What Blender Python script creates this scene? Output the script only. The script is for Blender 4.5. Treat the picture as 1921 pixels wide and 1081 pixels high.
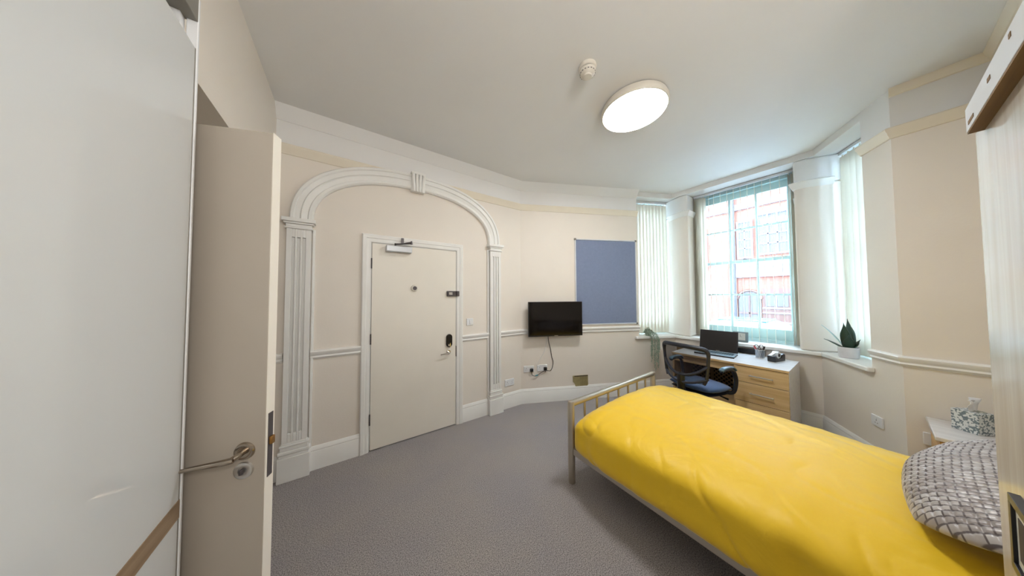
import bpy, bmesh, math, random
from mathutils import Vector, Matrix, Euler, noise
random.seed(7)
SC = bpy.context.scene
COL = SC.collection
for _o in list(bpy.data.objects): bpy.data.objects.remove(_o)
PI = math.pi

# ------------------------------------------------------------------ camera
def make_camera():
    yaw, pitch, roll = math.radians(34.254), math.radians(1.781), math.radians(-0.269)
    r = Vector((math.cos(yaw), -math.sin(yaw), 0)); f = Vector((math.sin(yaw), math.cos(yaw), 0)); u = Vector((0, 0, 1))
    f2 = f*math.cos(pitch) + u*math.sin(pitch); u2 = u*math.cos(pitch) - f*math.sin(pitch)
    r3 = r*math.cos(roll) + u2*math.sin(roll); u3 = u2*math.cos(roll) - r*math.sin(roll)
    cd = bpy.data.cameras.new('camera'); cam = bpy.data.objects.new('camera', cd); COL.objects.link(cam)
    m = Matrix((r3, u3, -f2)).transposed().to_4x4(); m.translation = Vector((0, 0, 1.48)); cam.matrix_world = m
    cd.sensor_width = 36; cd.sensor_fit = 'HORIZONTAL'; cd.lens = 455.39/1921*36; cd.clip_start = 0.02; cd.clip_end = 200
    SC.camera = cam
make_camera()

# ------------------------------------------------------------------ world, exposure, lights
SC.view_settings.view_transform = 'Standard'; SC.view_settings.look = 'None'
SC.view_settings.gamma = 1; SC.view_settings.use_curve_mapping = False
SC.view_settings.exposure = 0.85
w = bpy.data.worlds.new('world'); SC.world = w; w.use_nodes = True
bg = w.node_tree.nodes['Background']; bg.inputs[0].default_value = (0.56, 0.75, 1.0, 1); bg.inputs[1].default_value = 19.0
LAMP_STRENGTH = 27.0          # emission of the round ceiling lamp's diffuser
BACK_FILL_STRENGTH = 44.0      # added fill globe behind the camera, lifts the ceiling and room

# ------------------------------------------------------------------ materials
def srgb(r, g, b):
    def c(v):
        v /= 255.0
        return v/12.92 if v <= .04045 else ((v+.055)/1.055)**2.4
    return (c(r), c(g), c(b), 1)
def new_mat(name):
    m = bpy.data.materials.new(name); m.use_nodes = True
    return m, m.node_tree, m.node_tree.nodes['Principled BSDF']
def mat(name, col, rough=.5, metal=0, var=.05, scale=8, bump=0, bscale=60, coat=0, spec=None, stretch=None, sheen=0):
    m, t, b = new_mat(name)
    N, L = t.nodes, t.links
    tc = N.new('ShaderNodeTexCoord'); mp = N.new('ShaderNodeMapping'); L.new(tc.outputs['Object'], mp.inputs[0])
    if stretch: mp.inputs['Scale'].default_value = stretch
    nz = N.new('ShaderNodeTexNoise'); nz.inputs['Scale'].default_value = scale; nz.inputs['Detail'].default_value = 4
    L.new(mp.outputs[0], nz.inputs['Vector'])
    rp = N.new('ShaderNodeValToRGB')
    a = tuple(max(0, c*(1-var)) for c in col[:3])+(1,); c2 = tuple(min(1, c*(1+var)) for c in col[:3])+(1,)
    rp.color_ramp.elements[0].color = a; rp.color_ramp.elements[0].position = .3
    rp.color_ramp.elements[1].color = c2; rp.color_ramp.elements[1].position = .7
    L.new(nz.outputs['Fac'], rp.inputs[0]); L.new(rp.outputs[0], b.inputs['Base Color'])
    b.inputs['Roughness'].default_value = rough; b.inputs['Metallic'].default_value = metal
    if coat: b.inputs['Coat Weight'].default_value = coat; b.inputs['Coat Roughness'].default_value = .05
    if spec is not None: b.inputs['Specular IOR Level'].default_value = spec
    if sheen: b.inputs['Sheen Weight'].default_value = sheen
    if bump:
        n2 = N.new('ShaderNodeTexNoise'); n2.inputs['Scale'].default_value = bscale; n2.inputs['Detail'].default_value = 3
        L.new(mp.outputs[0], n2.inputs['Vector'])
        bp = N.new('ShaderNodeBump'); bp.inputs['Strength'].default_value = bump; bp.inputs['Distance'].default_value = .01
        L.new(n2.outputs['Fac'], bp.inputs['Height']); L.new(bp.outputs[0], b.inputs['Normal'])
    return m
def wood(name, c1, c2, axis='z', rough=.4, scale=1.0, coat=0):
    m, t, b = new_mat(name); N, L = t.nodes, t.links
    tc = N.new('ShaderNodeTexCoord'); mp = N.new('ShaderNodeMapping'); L.new(tc.outputs['Object'], mp.inputs[0])
    s = [34*scale]*3; s['xyz'.index(axis)] = 1.6*scale; mp.inputs['Scale'].default_value = s
    nz = N.new('ShaderNodeTexNoise'); nz.inputs['Scale'].default_value = 1.0; nz.inputs['Detail'].default_value = 7; nz.inputs['Distortion'].default_value = .6
    L.new(mp.outputs[0], nz.inputs['Vector'])
    rp = N.new('ShaderNodeValToRGB'); rp.color_ramp.elements[0].color = c1; rp.color_ramp.elements[1].color = c2
    rp.color_ramp.elements[0].position = .35; rp.color_ramp.elements[1].position = .65
    L.new(nz.outputs['Fac'], rp.inputs[0]); L.new(rp.outputs[0], b.inputs['Base Color'])
    b.inputs['Roughness'].default_value = rough
    if coat: b.inputs['Coat Weight'].default_value = coat; b.inputs['Coat Roughness'].default_value = .08
    bp = N.new('ShaderNodeBump'); bp.inputs['Strength'].default_value = .08; bp.inputs['Distance'].default_value = .002
    L.new(nz.outputs['Fac'], bp.inputs['Height']); L.new(bp.outputs[0], b.inputs['Normal'])
    return m
def emit(name, col, s):
    m, t, b = new_mat(name); b.inputs['Base Color'].default_value = col
    b.inputs['Emission Color'].default_value = col; b.inputs['Emission Strength'].default_value = s
    return m
M = {}
M['cream'] = mat('cream_wall_paint', srgb(236, 228, 217), .6, var=.02, scale=2.2, bump=.05, bscale=90)
M['white_paint'] = mat('white_ceiling_paint', srgb(236, 235, 233), .8, var=.015, scale=1.5, bump=.04, bscale=60)
M['trim'] = mat('white_gloss_trim', srgb(240, 239, 235), .35, var=.02, scale=6, bump=.03, bscale=40)
M['mint'] = mat('pale_mint_frame_tone', srgb(182, 208, 208), .35, var=.02, scale=6)  # even pale mint tone on window frames, sashes and glazing bars
M['cream_trim'] = mat('cream_trim_paint', srgb(238, 229, 211), .4, var=.02, scale=6, bump=.03, bscale=40)
M['door'] = mat('cream_door_paint', srgb(238, 232, 220), .4, var=.02, scale=3, bump=.02, bscale=50)
M['door_shaded'] = mat('shaded_door_paint', srgb(176, 166, 152), .45, var=.04, scale=3, bump=.03, bscale=50)  # cream door paint darkened to carry the shade on the open door
M['glass_white'] = mat('white_lacquered_glass', srgb(216, 219, 219), .12, var=.01, scale=2, coat=.6, spec=.5)
M['track'] = mat('grey_track_metal', srgb(140, 136, 128), .4, metal=.3)
M['silver'] = mat('satin_silver_metal', srgb(205, 203, 200), .3, metal=.9, var=.03)
M['bed_metal'] = mat('silver_bed_lacquer', srgb(190, 182, 168), .3, metal=.75, var=.03)
M['chrome'] = mat('polished_nickel', srgb(210, 208, 206), .15, metal=1, var=.02)
M['bronze'] = mat('tarnished_handle_metal', srgb(170, 158, 144), .22, metal=1, var=.05)
M['brass'] = mat('brass_latch', srgb(160, 120, 70), .3, metal=.9)
M['dark_metal'] = mat('dark_grey_metal', srgb(96, 92, 94), .4, metal=.6)
M['plastic_white'] = mat('white_plastic', srgb(232, 233, 234), .3, var=.01)
M['closer'] = mat('silver_closer_cover', srgb(205, 208, 212), .35, metal=.2, var=.01)
M['black'] = mat('black_plastic', srgb(22, 22, 25), .35, var=.1)
M['black_gloss'] = mat('black_gloss_screen', srgb(12, 9, 10), .08, var=.02, spec=.35)
M['laptop_screen'] = mat('black_laptop_screen', srgb(24, 21, 22), .3, var=.05)
M['laptop_silver'] = mat('brushed_laptop_deck', srgb(160, 178, 186), .3, metal=.5, var=.02)
M['key'] = mat('dark_key_caps', srgb(70, 90, 100), .4)
M['felt'] = mat('blue_grey_felt', srgb(128, 140, 168), .95, var=.04, scale=40, bump=.15, bscale=300, sheen=.2)
M['alu'] = mat('white_aluminium_frame', srgb(222, 224, 226), .35, metal=.2)
M['olive'] = mat('bare_olive_vent', srgb(156, 144, 100), .7, var=.12, scale=30)
M['dark_hole'] = mat('dark_recess', srgb(40, 34, 26), .9)
M['oak'] = wood('oak_drawer_laminate', srgb(204, 172, 126), srgb(222, 194, 150), 'y', .4)
M['oak_v'] = wood('oak_panel_laminate', srgb(200, 168, 126), srgb(220, 192, 152), 'z', .4)
M['oak_strip'] = wood('mid_oak_strip', srgb(128, 104, 78), srgb(158, 134, 106), 'y', .35)
M['top_laminate'] = wood('glare_pale_laminate', srgb(214, 210, 208), srgb(226, 223, 220), 'y', .25, coat=.2)  # desk's paleness is window glare put into the colour; cabinet top shares it
M['pale_wood'] = wood('limed_wood_laminate', srgb(206, 194, 176), srgb(224, 214, 198), 'z', .22, .8, coat=.35)
M['raw_wood'] = wood('raw_brown_timber', srgb(108, 80, 44), srgb(140, 108, 64), 'x', .7)
M['lattice'] = mat('brown_lattice_board', srgb(150, 126, 92), .6, var=.06)
M['pine'] = wood('pine_bedside_wood', srgb(196, 146, 84), srgb(220, 174, 112), 'x', .4)
M['blue_fabric'] = mat('navy_seat_fabric', srgb(42, 70, 112), .75, var=.12, scale=60, bump=.2, bscale=400, sheen=.3)
M['frame_plastic'] = mat('navy_black_plastic', srgb(36, 40, 52), .35, var=.1)
M['arm_pad'] = mat('grey_blue_arm_pad', srgb(84, 112, 128), .3, var=.04)
M['leaf'] = mat('deep_green_leaf', srgb(40, 66, 52), .4, var=.3, scale=14)
M['leaf_grey'] = mat('grey_green_leaf', srgb(150, 168, 150), .6, var=.2, scale=40)
M['leaf_white'] = mat('pale_blue_leaf', srgb(190, 218, 216), .5, var=.08)
M['pot'] = mat('white_marble_pot', srgb(222, 220, 224), .4, var=.06, scale=18)
M['red'] = mat('red_handle_plastic', srgb(196, 62, 62), .4)
M['tape'] = mat('white_tape_roll', srgb(226, 230, 232), .3)
M['tissue'] = mat('white_tissue_paper', srgb(240, 242, 246), .9)
M['cable'] = mat('white_cable', srgb(225, 224, 220), .5)
M['teal'] = mat('teal_cable_clip', srgb(60, 150, 160), .5)
M['mattress'] = mat('white_mattress_ticking', srgb(225, 222, 216), .9)
M['lamp'] = emit('lit_lamp_diffuser', (1.0, 1.0, 1.0, 1), LAMP_STRENGTH)
M['back_fill'] = emit('back_fill_glow', (1.0, .99, .98, 1), BACK_FILL_STRENGTH)
M['photo'] = mat('pale_print_paper', srgb(206, 206, 198), .4, var=.06, scale=12)
M['bulk'] = mat('cream_detector_plastic', srgb(226, 220, 208), .4)
M['asphalt'] = mat('pale_paving', srgb(142, 142, 146), .9, var=.1)
M['car'] = mat('pale_blue_car_paint', srgb(58, 100, 112), .25, coat=.6)
M['car_glass'] = mat('car_window_glass', srgb(86, 110, 120), .1)
M['stone'] = mat('pale_stone_band', srgb(94, 84, 92), .8, var=.06)
M['brown_wood'] = mat('brown_painted_joinery', srgb(72, 42, 30), .5, var=.1)
M['far_glass'] = mat('far_window_glass', srgb(64, 58, 60), .7)
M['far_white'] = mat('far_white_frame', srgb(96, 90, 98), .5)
M['clock_grey'] = mat('grey_clock_plastic', srgb(120, 134, 138), .4)
M['pipe'] = mat('grey_drainpipe_iron', srgb(40, 32, 40), .5)

def carpet():
    m, t, b = new_mat('grey_carpet'); N, L = t.nodes, t.links
    tc = N.new('ShaderNodeTexCoord')
    n1 = N.new('ShaderNodeTexNoise'); n1.inputs['Scale'].default_value = 190; n1.inputs['Detail'].default_value = 5; n1.inputs['Roughness'].default_value = .8
    n2 = N.new('ShaderNodeTexNoise'); n2.inputs['Scale'].default_value = 2.4; n2.inputs['Detail'].default_value = 3
    L.new(tc.outputs['Object'], n1.inputs['Vector']); L.new(tc.outputs['Object'], n2.inputs['Vector'])
    r1 = N.new('ShaderNodeValToRGB'); r1.color_ramp.elements[0].color = srgb(92, 89, 90); r1.color_ramp.elements[1].color = srgb(212, 206, 202)
    r1.color_ramp.elements[0].position = .38; r1.color_ramp.elements[1].position = .60
    r2 = N.new('ShaderNodeValToRGB'); r2.color_ramp.elements[0].color = (.90, .90, .95, 1); r2.color_ramp.elements[1].color = (1, .98, .96, 1)
    r2.color_ramp.elements[0].position = .3; r2.color_ramp.elements[1].position = .7
    L.new(n1.outputs['Fac'], r1.inputs[0]); L.new(n2.outputs['Fac'], r2.inputs[0])
    mx = N.new('ShaderNodeMix'); mx.data_type = 'RGBA'; mx.blend_type = 'MULTIPLY'; mx.inputs[0].default_value = 1
    L.new(r1.outputs[0], mx.inputs[6]); L.new(r2.outputs[0], mx.inputs[7]); L.new(mx.outputs[2], b.inputs['Base Color'])
    b.inputs['Roughness'].default_value = .98; b.inputs['Specular IOR Level'].default_value = .1
    bp = N.new('ShaderNodeBump'); bp.inputs['Strength'].default_value = .7; bp.inputs['Distance'].default_value = .008
    L.new(n1.outputs['Fac'], bp.inputs['Height']); L.new(bp.outputs[0], b.inputs['Normal'])
    return m
M['carpet'] = carpet()
def duvet_mat():
    m, t, b = new_mat('yellow_cotton_sateen'); N, L = t.nodes, t.links
    b.inputs['Base Color'].default_value = srgb(250, 206, 30)
    b.inputs['Roughness'].default_value = .5; b.inputs['Sheen Weight'].default_value = .5; b.inputs['Sheen Roughness'].default_value = .4
    tc = N.new('ShaderNodeTexCoord'); n = N.new('ShaderNodeTexNoise'); n.inputs['Scale'].default_value = 3.2; n.inputs['Detail'].default_value = 5
    n.inputs['Distortion'].default_value = 1.2
    L.new(tc.outputs['Object'], n.inputs['Vector'])
    bp = N.new('ShaderNodeBump'); bp.inputs['Strength'].default_value = .25; bp.inputs['Distance'].default_value = .03
    L.new(n.outputs['Fac'], bp.inputs['Height']); L.new(bp.outputs[0], b.inputs['Normal'])
    return m
M['duvet'] = duvet_mat()
def pillow_mat():
    m, t, b = new_mat('grey_woven_pillow_fabric'); N, L = t.nodes, t.links
    uv = N.new('ShaderNodeUVMap'); uv.uv_map = 'UVMap'
    mp = N.new('ShaderNodeMapping'); mp.inputs['Scale'].default_value = (1, 1, 1); L.new(uv.outputs[0], mp.inputs[0])
    br = N.new('ShaderNodeTexBrick'); br.inputs['Scale'].default_value = 1
    br.inputs['Color1'].default_value = srgb(150, 142, 138); br.inputs['Color2'].default_value = srgb(196, 192, 190); br.inputs['Mortar'].default_value = srgb(96, 88, 88)
    br.inputs['Brick Width'].default_value = .042; br.inputs['Row Height'].default_value = .021; br.inputs['Mortar Size'].default_value = .0032; br.inputs['Mortar Smooth'].default_value = .6
    L.new(mp.outputs[0], br.inputs['Vector']); L.new(br.outputs['Color'], b.inputs['Base Color'])
    b.inputs['Roughness'].default_value = .38; b.inputs['Metallic'].default_value = .15; b.inputs['Sheen Weight'].default_value = .3
    return m
M['pillow'] = pillow_mat()
def blind_mat():
    m = bpy.data.materials.new('cream_blind_fabric'); m.use_nodes = True; t = m.node_tree; N, L = t.nodes, t.links
    N.remove(N['Principled BSDF'])
    d = N.new('ShaderNodeBsdfDiffuse'); d.inputs[0].default_value = srgb(238, 230, 212)
    tr = N.new('ShaderNodeBsdfTranslucent'); tr.inputs[0].default_value = srgb(240, 240, 236)
    mx = N.new('ShaderNodeMixShader'); mx.inputs[0].default_value = .32
    tc = N.new('ShaderNodeTexCoord'); wv = N.new('ShaderNodeTexNoise'); wv.inputs['Scale'].default_value = 160
    L.new(tc.outputs['Object'], wv.inputs['Vector'])
    bp = N.new('ShaderNodeBump'); bp.inputs['Strength'].default_value = .1; L.new(wv.outputs['Fac'], bp.inputs['Height'])
    L.new(bp.outputs[0], d.inputs['Normal'])
    L.new(d.outputs[0], mx.inputs[1]); L.new(tr.outputs[0], mx.inputs[2]); L.new(mx.outputs[0], N['Material Output'].inputs[0])
    return m
M['blind'] = blind_mat()
def thin_mix(name, tcol, fac, other_rough, other_col):
    m = bpy.data.materials.new(name); m.use_nodes = True; t = m.node_tree; N, L = t.nodes, t.links
    N.remove(N['Principled BSDF'])
    a = N.new('ShaderNodeBsdfTransparent'); a.inputs[0].default_value = tcol
    g = N.new('ShaderNodeBsdfGlossy') if other_rough < .5 else N.new('ShaderNodeBsdfDiffuse')
    g.inputs[0].default_value = other_col; g.inputs[1].default_value = other_rough
    mx = N.new('ShaderNodeMixShader'); mx.inputs[0].default_value = fac
    L.new(a.outputs[0], mx.inputs[1]); L.new(g.outputs[0], mx.inputs[2]); L.new(mx.outputs[0], N['Material Output'].inputs[0])
    return m
M['glass'] = thin_mix('clear_window_glass', (.95, .985, .98, 1), .06, .02, (1, 1, 1, 1))
M['mesh'] = thin_mix('black_chair_mesh', (1, 1, 1, 1), .62, .9, srgb(34, 34, 44))
M['wire_mesh'] = thin_mix('fine_silver_wire_mesh', (1, 1, 1, 1), .6, .35, srgb(190, 196, 204))
def brick_facade():
    m, t, b = new_mat('red_brick_facade'); N, L = t.nodes, t.links
    tc = N.new('ShaderNodeTexCoord'); sp = N.new('ShaderNodeSeparateXYZ'); cb = N.new('ShaderNodeCombineXYZ')
    L.new(tc.outputs['Object'], sp.inputs[0]); L.new(sp.outputs[1], cb.inputs[0]); L.new(sp.outputs[2], cb.inputs[1])
    br = N.new('ShaderNodeTexBrick'); br.inputs['Scale'].default_value = 1; br.inputs['Brick Width'].default_value = .24; br.inputs['Row Height'].default_value = .08
    br.inputs['Mortar Size'].default_value = .008
    br.inputs['Color1'].default_value = srgb(116, 64, 46); br.inputs['Color2'].default_value = srgb(106, 58, 44); br.inputs['Mortar'].default_value = srgb(98, 74, 66)
    L.new(cb.outputs[0], br.inputs['Vector']); L.new(br.outputs['Color'], b.inputs['Base Color']); b.inputs['Roughness'].default_value = .9
    return m
M['brick'] = brick_facade()
def tissue_box_mat():
    m, t, b = new_mat('speckled_grey_card'); N, L = t.nodes, t.links
    tc = N.new('ShaderNodeTexCoord'); n = N.new('ShaderNodeTexNoise'); n.inputs['Scale'].default_value = 85; n.inputs['Detail'].default_value = 2
    L.new(tc.outputs['Object'], n.inputs['Vector'])
    r = N.new('ShaderNodeValToRGB'); r.color_ramp.interpolation = 'CONSTANT'
    r.color_ramp.elements[0].color = srgb(120, 134, 142); r.color_ramp.elements[1].color = srgb(222, 226, 226); r.color_ramp.elements[1].position = .49
    L.new(n.outputs['Fac'], r.inputs[0]); L.new(r.outputs[0], b.inputs['Base Color']); b.inputs['Roughness'].default_value = .5
    return m
M['speckle'] = tissue_box_mat()

# ------------------------------------------------------------------ mesh helpers
class MB:
    def __init__(s): s.bm = bmesh.new()
    def box(s, x0, y0, z0, x1, y1, z1, mtx=None, mi=0):
        vs = [s.bm.verts.new(Vector(p)) for p in ((x0,y0,z0),(x1,y0,z0),(x1,y1,z0),(x0,y1,z0),(x0,y0,z1),(x1,y0,z1),(x1,y1,z1),(x0,y1,z1))]
        for f in ((0,3,2,1),(4,5,6,7),(0,1,5,4),(1,2,6,5),(2,3,7,6),(3,0,4,7)):
            s.bm.faces.new([vs[i] for i in f]).material_index = mi
        if mtx: bmesh.ops.transform(s.bm, matrix=mtx, verts=vs)
        return s
    def prism(s, pts, z0, z1, mi=0, mtx=None):
        a = [s.bm.verts.new((p[0], p[1], z0)) for p in pts]; b = [s.bm.verts.new((p[0], p[1], z1)) for p in pts]
        n = len(pts)
        fs = [s.bm.faces.new(a[::-1]), s.bm.faces.new(b)]
        for i in range(n): fs.append(s.bm.faces.new((a[i], a[(i+1) % n], b[(i+1) % n], b[i])))
        for f in fs: f.material_index = mi
        if mtx: bmesh.ops.transform(s.bm, matrix=mtx, verts=a+b)
        return s
    def tube(s, pts, r, seg=10, closed=False, cap=True, flat=None):
        pts = [Vector(p) for p in pts]; n = len(pts); rr = r if isinstance(r, (list, tuple)) else [r]*n
        rings = []; prev = None
        for i, p in enumerate(pts):
            if closed: t = pts[(i+1) % n]-pts[i-1]
            else: t = pts[min(i+1, n-1)]-pts[max(i-1, 0)]
            t = t.normalized() if t.length > 1e-9 else Vector((0, 0, 1))
            if prev is None:
                up = Vector((0, 0, 1)) if abs(t.z) < .9 else Vector((1, 0, 0))
                a = t.cross(up).normalized()
            else:
                a = (prev - t*prev.dot(t)); a = a.normalized() if a.length > 1e-6 else t.orthogonal().normalized()
            prev = a; b = t.cross(a)
            fl = flat or 1
            rings.append([s.bm.verts.new(p + (a*math.cos(k*2*PI/seg) + b*math.sin(k*2*PI/seg)*fl)*rr[i]) for k in range(seg)])
        m = n if closed else n-1
        for i in range(m):
            A, B = rings[i], rings[(i+1) % n]
            for k in range(seg): s.bm.faces.new((A[k], A[(k+1) % seg], B[(k+1) % seg], B[k]))
        if cap and not closed: s.bm.faces.new(rings[0][::-1]); s.bm.faces.new(rings[-1])
        return s
    def lathe(s, prof, c=(0, 0, 0), seg=32, mtx=None, mi=0):
        rings = []; nv = []
        for r, z in prof:
            if r < 1e-6: ring = [s.bm.verts.new((c[0], c[1], c[2]+z))]
            else: ring = [s.bm.verts.new((c[0]+r*math.cos(2*PI*k/seg), c[1]+r*math.sin(2*PI*k/seg), c[2]+z)) for k in range(seg)]
            rings.append(ring); nv += ring
        for A, B in zip(rings, rings[1:]):
            for k in range(seg):
                if len(A) == 1 and len(B) == 1: continue
                if len(A) == 1: f = (A[0], B[(k+1) % seg], B[k])
                elif len(B) == 1: f = (A[k], A[(k+1) % seg], B[0])
                else: f = (A[k], A[(k+1) % seg], B[(k+1) % seg], B[k])
                s.bm.faces.new(f).material_index = mi
        if mtx: bmesh.ops.transform(s.bm, matrix=mtx, verts=nv)
        return s
    def sweep(s, path, prof, ends=True):
        """profile (offset into room, z) along a plan polyline; the room is to the right of travel"""
        P = [Vector((p[0], p[1])) for p in path]; n = len(P); nr = []
        for i in range(n):
            ns = []
            if i > 0: d = (P[i]-P[i-1]).normalized(); ns.append(Vector((d.y, -d.x)))
            if i < n-1: d = (P[i+1]-P[i]).normalized(); ns.append(Vector((d.y, -d.x)))
            if len(ns) == 1: nr.append(ns[0])
            else:
                q = (ns[0]+ns[1]); nr.append(q/(q.dot(ns[0])))
        rings = [[s.bm.verts.new((P[i].x+nr[i].x*o, P[i].y+nr[i].y*o, z)) for o, z in prof] for i in range(n)]
        k = len(prof)
        for A, B in zip(rings, rings[1:]):
            for j in range(k): s.bm.faces.new((A[j], A[(j+1) % k], B[(j+1) % k], B[j]))
        if ends: s.bm.faces.new(rings[0][::-1]); s.bm.faces.new(rings[-1])
        return s
    def ball(s, c, r, seg=10, scale=(1, 1, 1)):
        mt = Matrix.Translation(c) @ Matrix.Diagonal((*[r*q for q in scale], 1))
        bmesh.ops.create_uvsphere(s.bm, u_segments=seg, v_segments=max(5, seg//2+1), radius=1, matrix=mt)
        return s
    def build(s, name, m, parent=None, bevel=0, smooth=None, origin=None, mtx=None, bseg=2):
        bm = s.bm
        bmesh.ops.recalc_face_normals(bm, faces=bm.faces)
        me = bpy.data.meshes.new(name)
        if mtx: bmesh.ops.transform(bm, matrix=mtx, verts=bm.verts)
        if origin is not None: bmesh.ops.translate(bm, vec=-Vector(origin), verts=bm.verts)
        bm.to_mesh(me); bm.free()
        ms = m if isinstance(m, (list, tuple)) else [m]
        for q in ms: me.materials.append(q)
        o = bpy.data.objects.new(name, me); COL.objects.link(o)
        if origin is not None: o.location = origin
        if parent is not None:
            o.parent = parent
            if origin is not None: o.location = Vector(origin)
        if smooth is None: smooth = 35
        if smooth:
            for p in me.polygons: p.use_smooth = True
            me.set_sharp_from_angle(angle=math.radians(smooth))
        if bevel:
            b = o.modifiers.new('bevel', 'BEVEL'); b.width = bevel; b.segments = bseg; b.limit_method = 'ANGLE'; b.angle_limit = math.radians(40)
            b.harden_normals = False
        return o
def tag(o, label=None, cat=None, group=None, kind=None):
    if label: o['label'] = label
    if cat: o['category'] = cat
    if group: o['group'] = group
    if kind: o['kind'] = kind
    return o
def thing(name, label, cat, loc=(0, 0, 0), rotz=0, group=None, kind=None):
    o = bpy.data.objects.new(name, None); COL.objects.link(o); o.location = loc; o.rotation_euler = (0, 0, rotz)
    o.empty_display_size = .1
    return tag(o, label, cat, group, kind)
def structure(o, label=None, cat=None): return tag(o, label, cat, kind='structure')
def copy_tree(src, loc=None, rotz=None):
    c = src.copy(); COL.objects.link(c)
    if loc is not None: c.location = loc
    if rotz is not None: c.rotation_euler = (0, 0, rotz)
    for ch in list(src.children):
        d = ch.copy(); COL.objects.link(d); d.parent = c
        for g in list(ch.children):
            e = g.copy(); COL.objects.link(e); e.parent = d
    return c
def bez(p0, p1, p2, p3, n=14):
    p0, p1, p2, p3 = map(Vector, (p0, p1, p2, p3)); out = []
    for i in range(n+1):
        t = i/n; out.append(p0*(1-t)**3+p1*3*t*(1-t)**2+p2*3*t*t*(1-t)+p3*t**3)
    return out

# ------------------------------------------------------------------ plan of the room (metres)
H = 3.06
YD = 2.72                                   # wall with the arch and the entrance door
XW = -0.5                                   # left wall
A = Vector((2.0, 2.72)); tvd = Vector((.908, -.419)).normalized(); tvn = Vector((-tvd.y, tvd.x)) * 1  # outward
B = A + tvd*1.81                            # the left bay window starts here
P = A + tvd*2.42                            # bay corner left
P = Vector((4.2, A.y + tvd.y/tvd.x*2.2)); Q = Vector((4.2, .30)); R = Vector((3.46, -.13))
rd = (R-Q).normalized(); rn = Vector((-rd.y, rd.x))     # outward
R2 = R - rd*.26
S = Vector((3.46, -.5))
def off(p, n, d): return (p.x+n.x*d, p.y+n.y*d)
def xy(v): return (v.x, v.y)
T = .38
inner = [A, P, Q, R]
# outward mitred offset of the bay line
def offset_path(path, d):
    P2 = [Vector((p[0], p[1])) for p in path]; n = len(P2); out = []
    for i in range(n):
        ns = []
        if i > 0: q = (P2[i]-P2[i-1]).normalized(); ns.append(Vector((q.y, -q.x)))
        if i < n-1: q = (P2[i+1]-P2[i]).normalized(); ns.append(Vector((q.y, -q.x)))
        v = ns[0] if len(ns) == 1 else (ns[0]+ns[1])/((ns[0]+ns[1]).dot(ns[0]))
        out.append((P2[i].x+v.x*d, P2[i].y+v.y*d))
    return out
bay = [B, P, Q, R2]
bay_out = offset_path(bay, -T)

# floor and ceiling
structure(MB().box(-1.9, -2.5, -.12, 4.75, 3.2, 0).build('floor', M['carpet']), 'grey speckled cut-pile carpet covering the whole room', 'floor')
structure(MB().box(-1.9, -2.5, H, 4.75, 3.2, H+.15).build('ceiling', M['white_paint']), 'smooth flat white ceiling above the whole room', 'ceiling')
RAIL = 2.70
def two_tone(mb, pts, z0=0, z1=H):
    if z0 < RAIL: mb.prism(pts, z0, min(RAIL, z1), 0)
    if z1 > RAIL: mb.prism(pts, max(RAIL, z0), z1, 1)
WM = [M['cream'], M['white_paint']]
# door wall
DX0, DX1, DZ = .165, 1.085, 2.03
mb = MB(); t = .16
two_tone(mb, [(-.66, YD), (DX0, YD), (DX0, YD+t), (-.66, YD+t)])
two_tone(mb, [(DX1, YD), (2.0, YD), (2.12, YD+t), (DX1, YD+t)])
two_tone(mb, [(DX0, YD), (DX1, YD), (DX1, YD+t), (DX0, YD+t)], DZ)
structure(mb.build('wall_north', WM, smooth=0), 'cream wall with the white arch and the entrance door, white above the picture rail', 'wall')
# TV wall
mb = MB(); two_tone(mb, [xy(A), xy(B), off(B, tvn, T), (A.x+.16, A.y+T)])
structure(mb.build('wall_northeast', WM, smooth=0), 'cream angled wall carrying the television and the noticeboard', 'wall')
# bay: lower wall, lintel
mb = MB(); pts = [xy(B), xy(P), xy(Q), xy(R2)] + bay_out[::-1]
mb.prism(pts, 0, .82, 0); mb.prism(pts, 2.99, H, 1)
structure(mb.build('wall_bay', WM, smooth=0), 'cream wall below the bay windows and the narrow lintel over them', 'wall')
# piers
mb = MB()
pl = [(4.2, 1.49), (4.2, 1.60), (4.2+T*tvn.x, 1.60+T*tvn.y), (4.58, 1.95), (4.58, 1.49)]
two_tone(mb, pl, .86, 2.99)
structure(mb.build('wall_bay_pier_left', WM, bevel=.022, bseg=4), 'slim rounded pier between the left and the middle bay window', 'wall')
mb = MB()
pr = [(4.2, .45), (4.58, .45), (4.58, .03), (4.2+T*rn.x*.98, .36+T*rn.y*.98), (4.2, .36)]
two_tone(mb, pr, .86, 2.99)
structure(mb.build('wall_bay_pier_right', WM, bevel=.022, bseg=4), 'slim rounded pier between the middle and the right bay window', 'wall')
# right splay end + east wall
mb = MB(); two_tone(mb, [xy(R2), xy(R), (3.60, -.30), off(R2, rn, T)])
structure(mb.build('wall_southeast', WM, smooth=0), 'narrow slanted wall strip between the right bay window and the right wall', 'wall')
mb = MB(); two_tone(mb, [xy(R), xy(S), (3.46, -.66), (3.62, -.66), (3.62, -.10+0.0)])
structure(mb.build('wall_east', WM, smooth=0), 'taupe-shaded cream wall behind the bedside cabinet', 'wall')
mb = MB(); two_tone(mb, [(3.46, -.5), (1.48, -.5), (1.48, -.66), (3.46, -.66)])
two_tone(mb, [(1.48, -.66), (1.48, -2.3), (1.64, -2.3), (1.64, -.66)])
two_tone(mb, [(1.64, -2.3), (-1.2, -2.3), (-1.2, -2.46), (1.64, -2.46)])
structure(mb.build('wall_south', WM, smooth=0), 'cream wall behind the head of the bed', 'wall')
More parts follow.
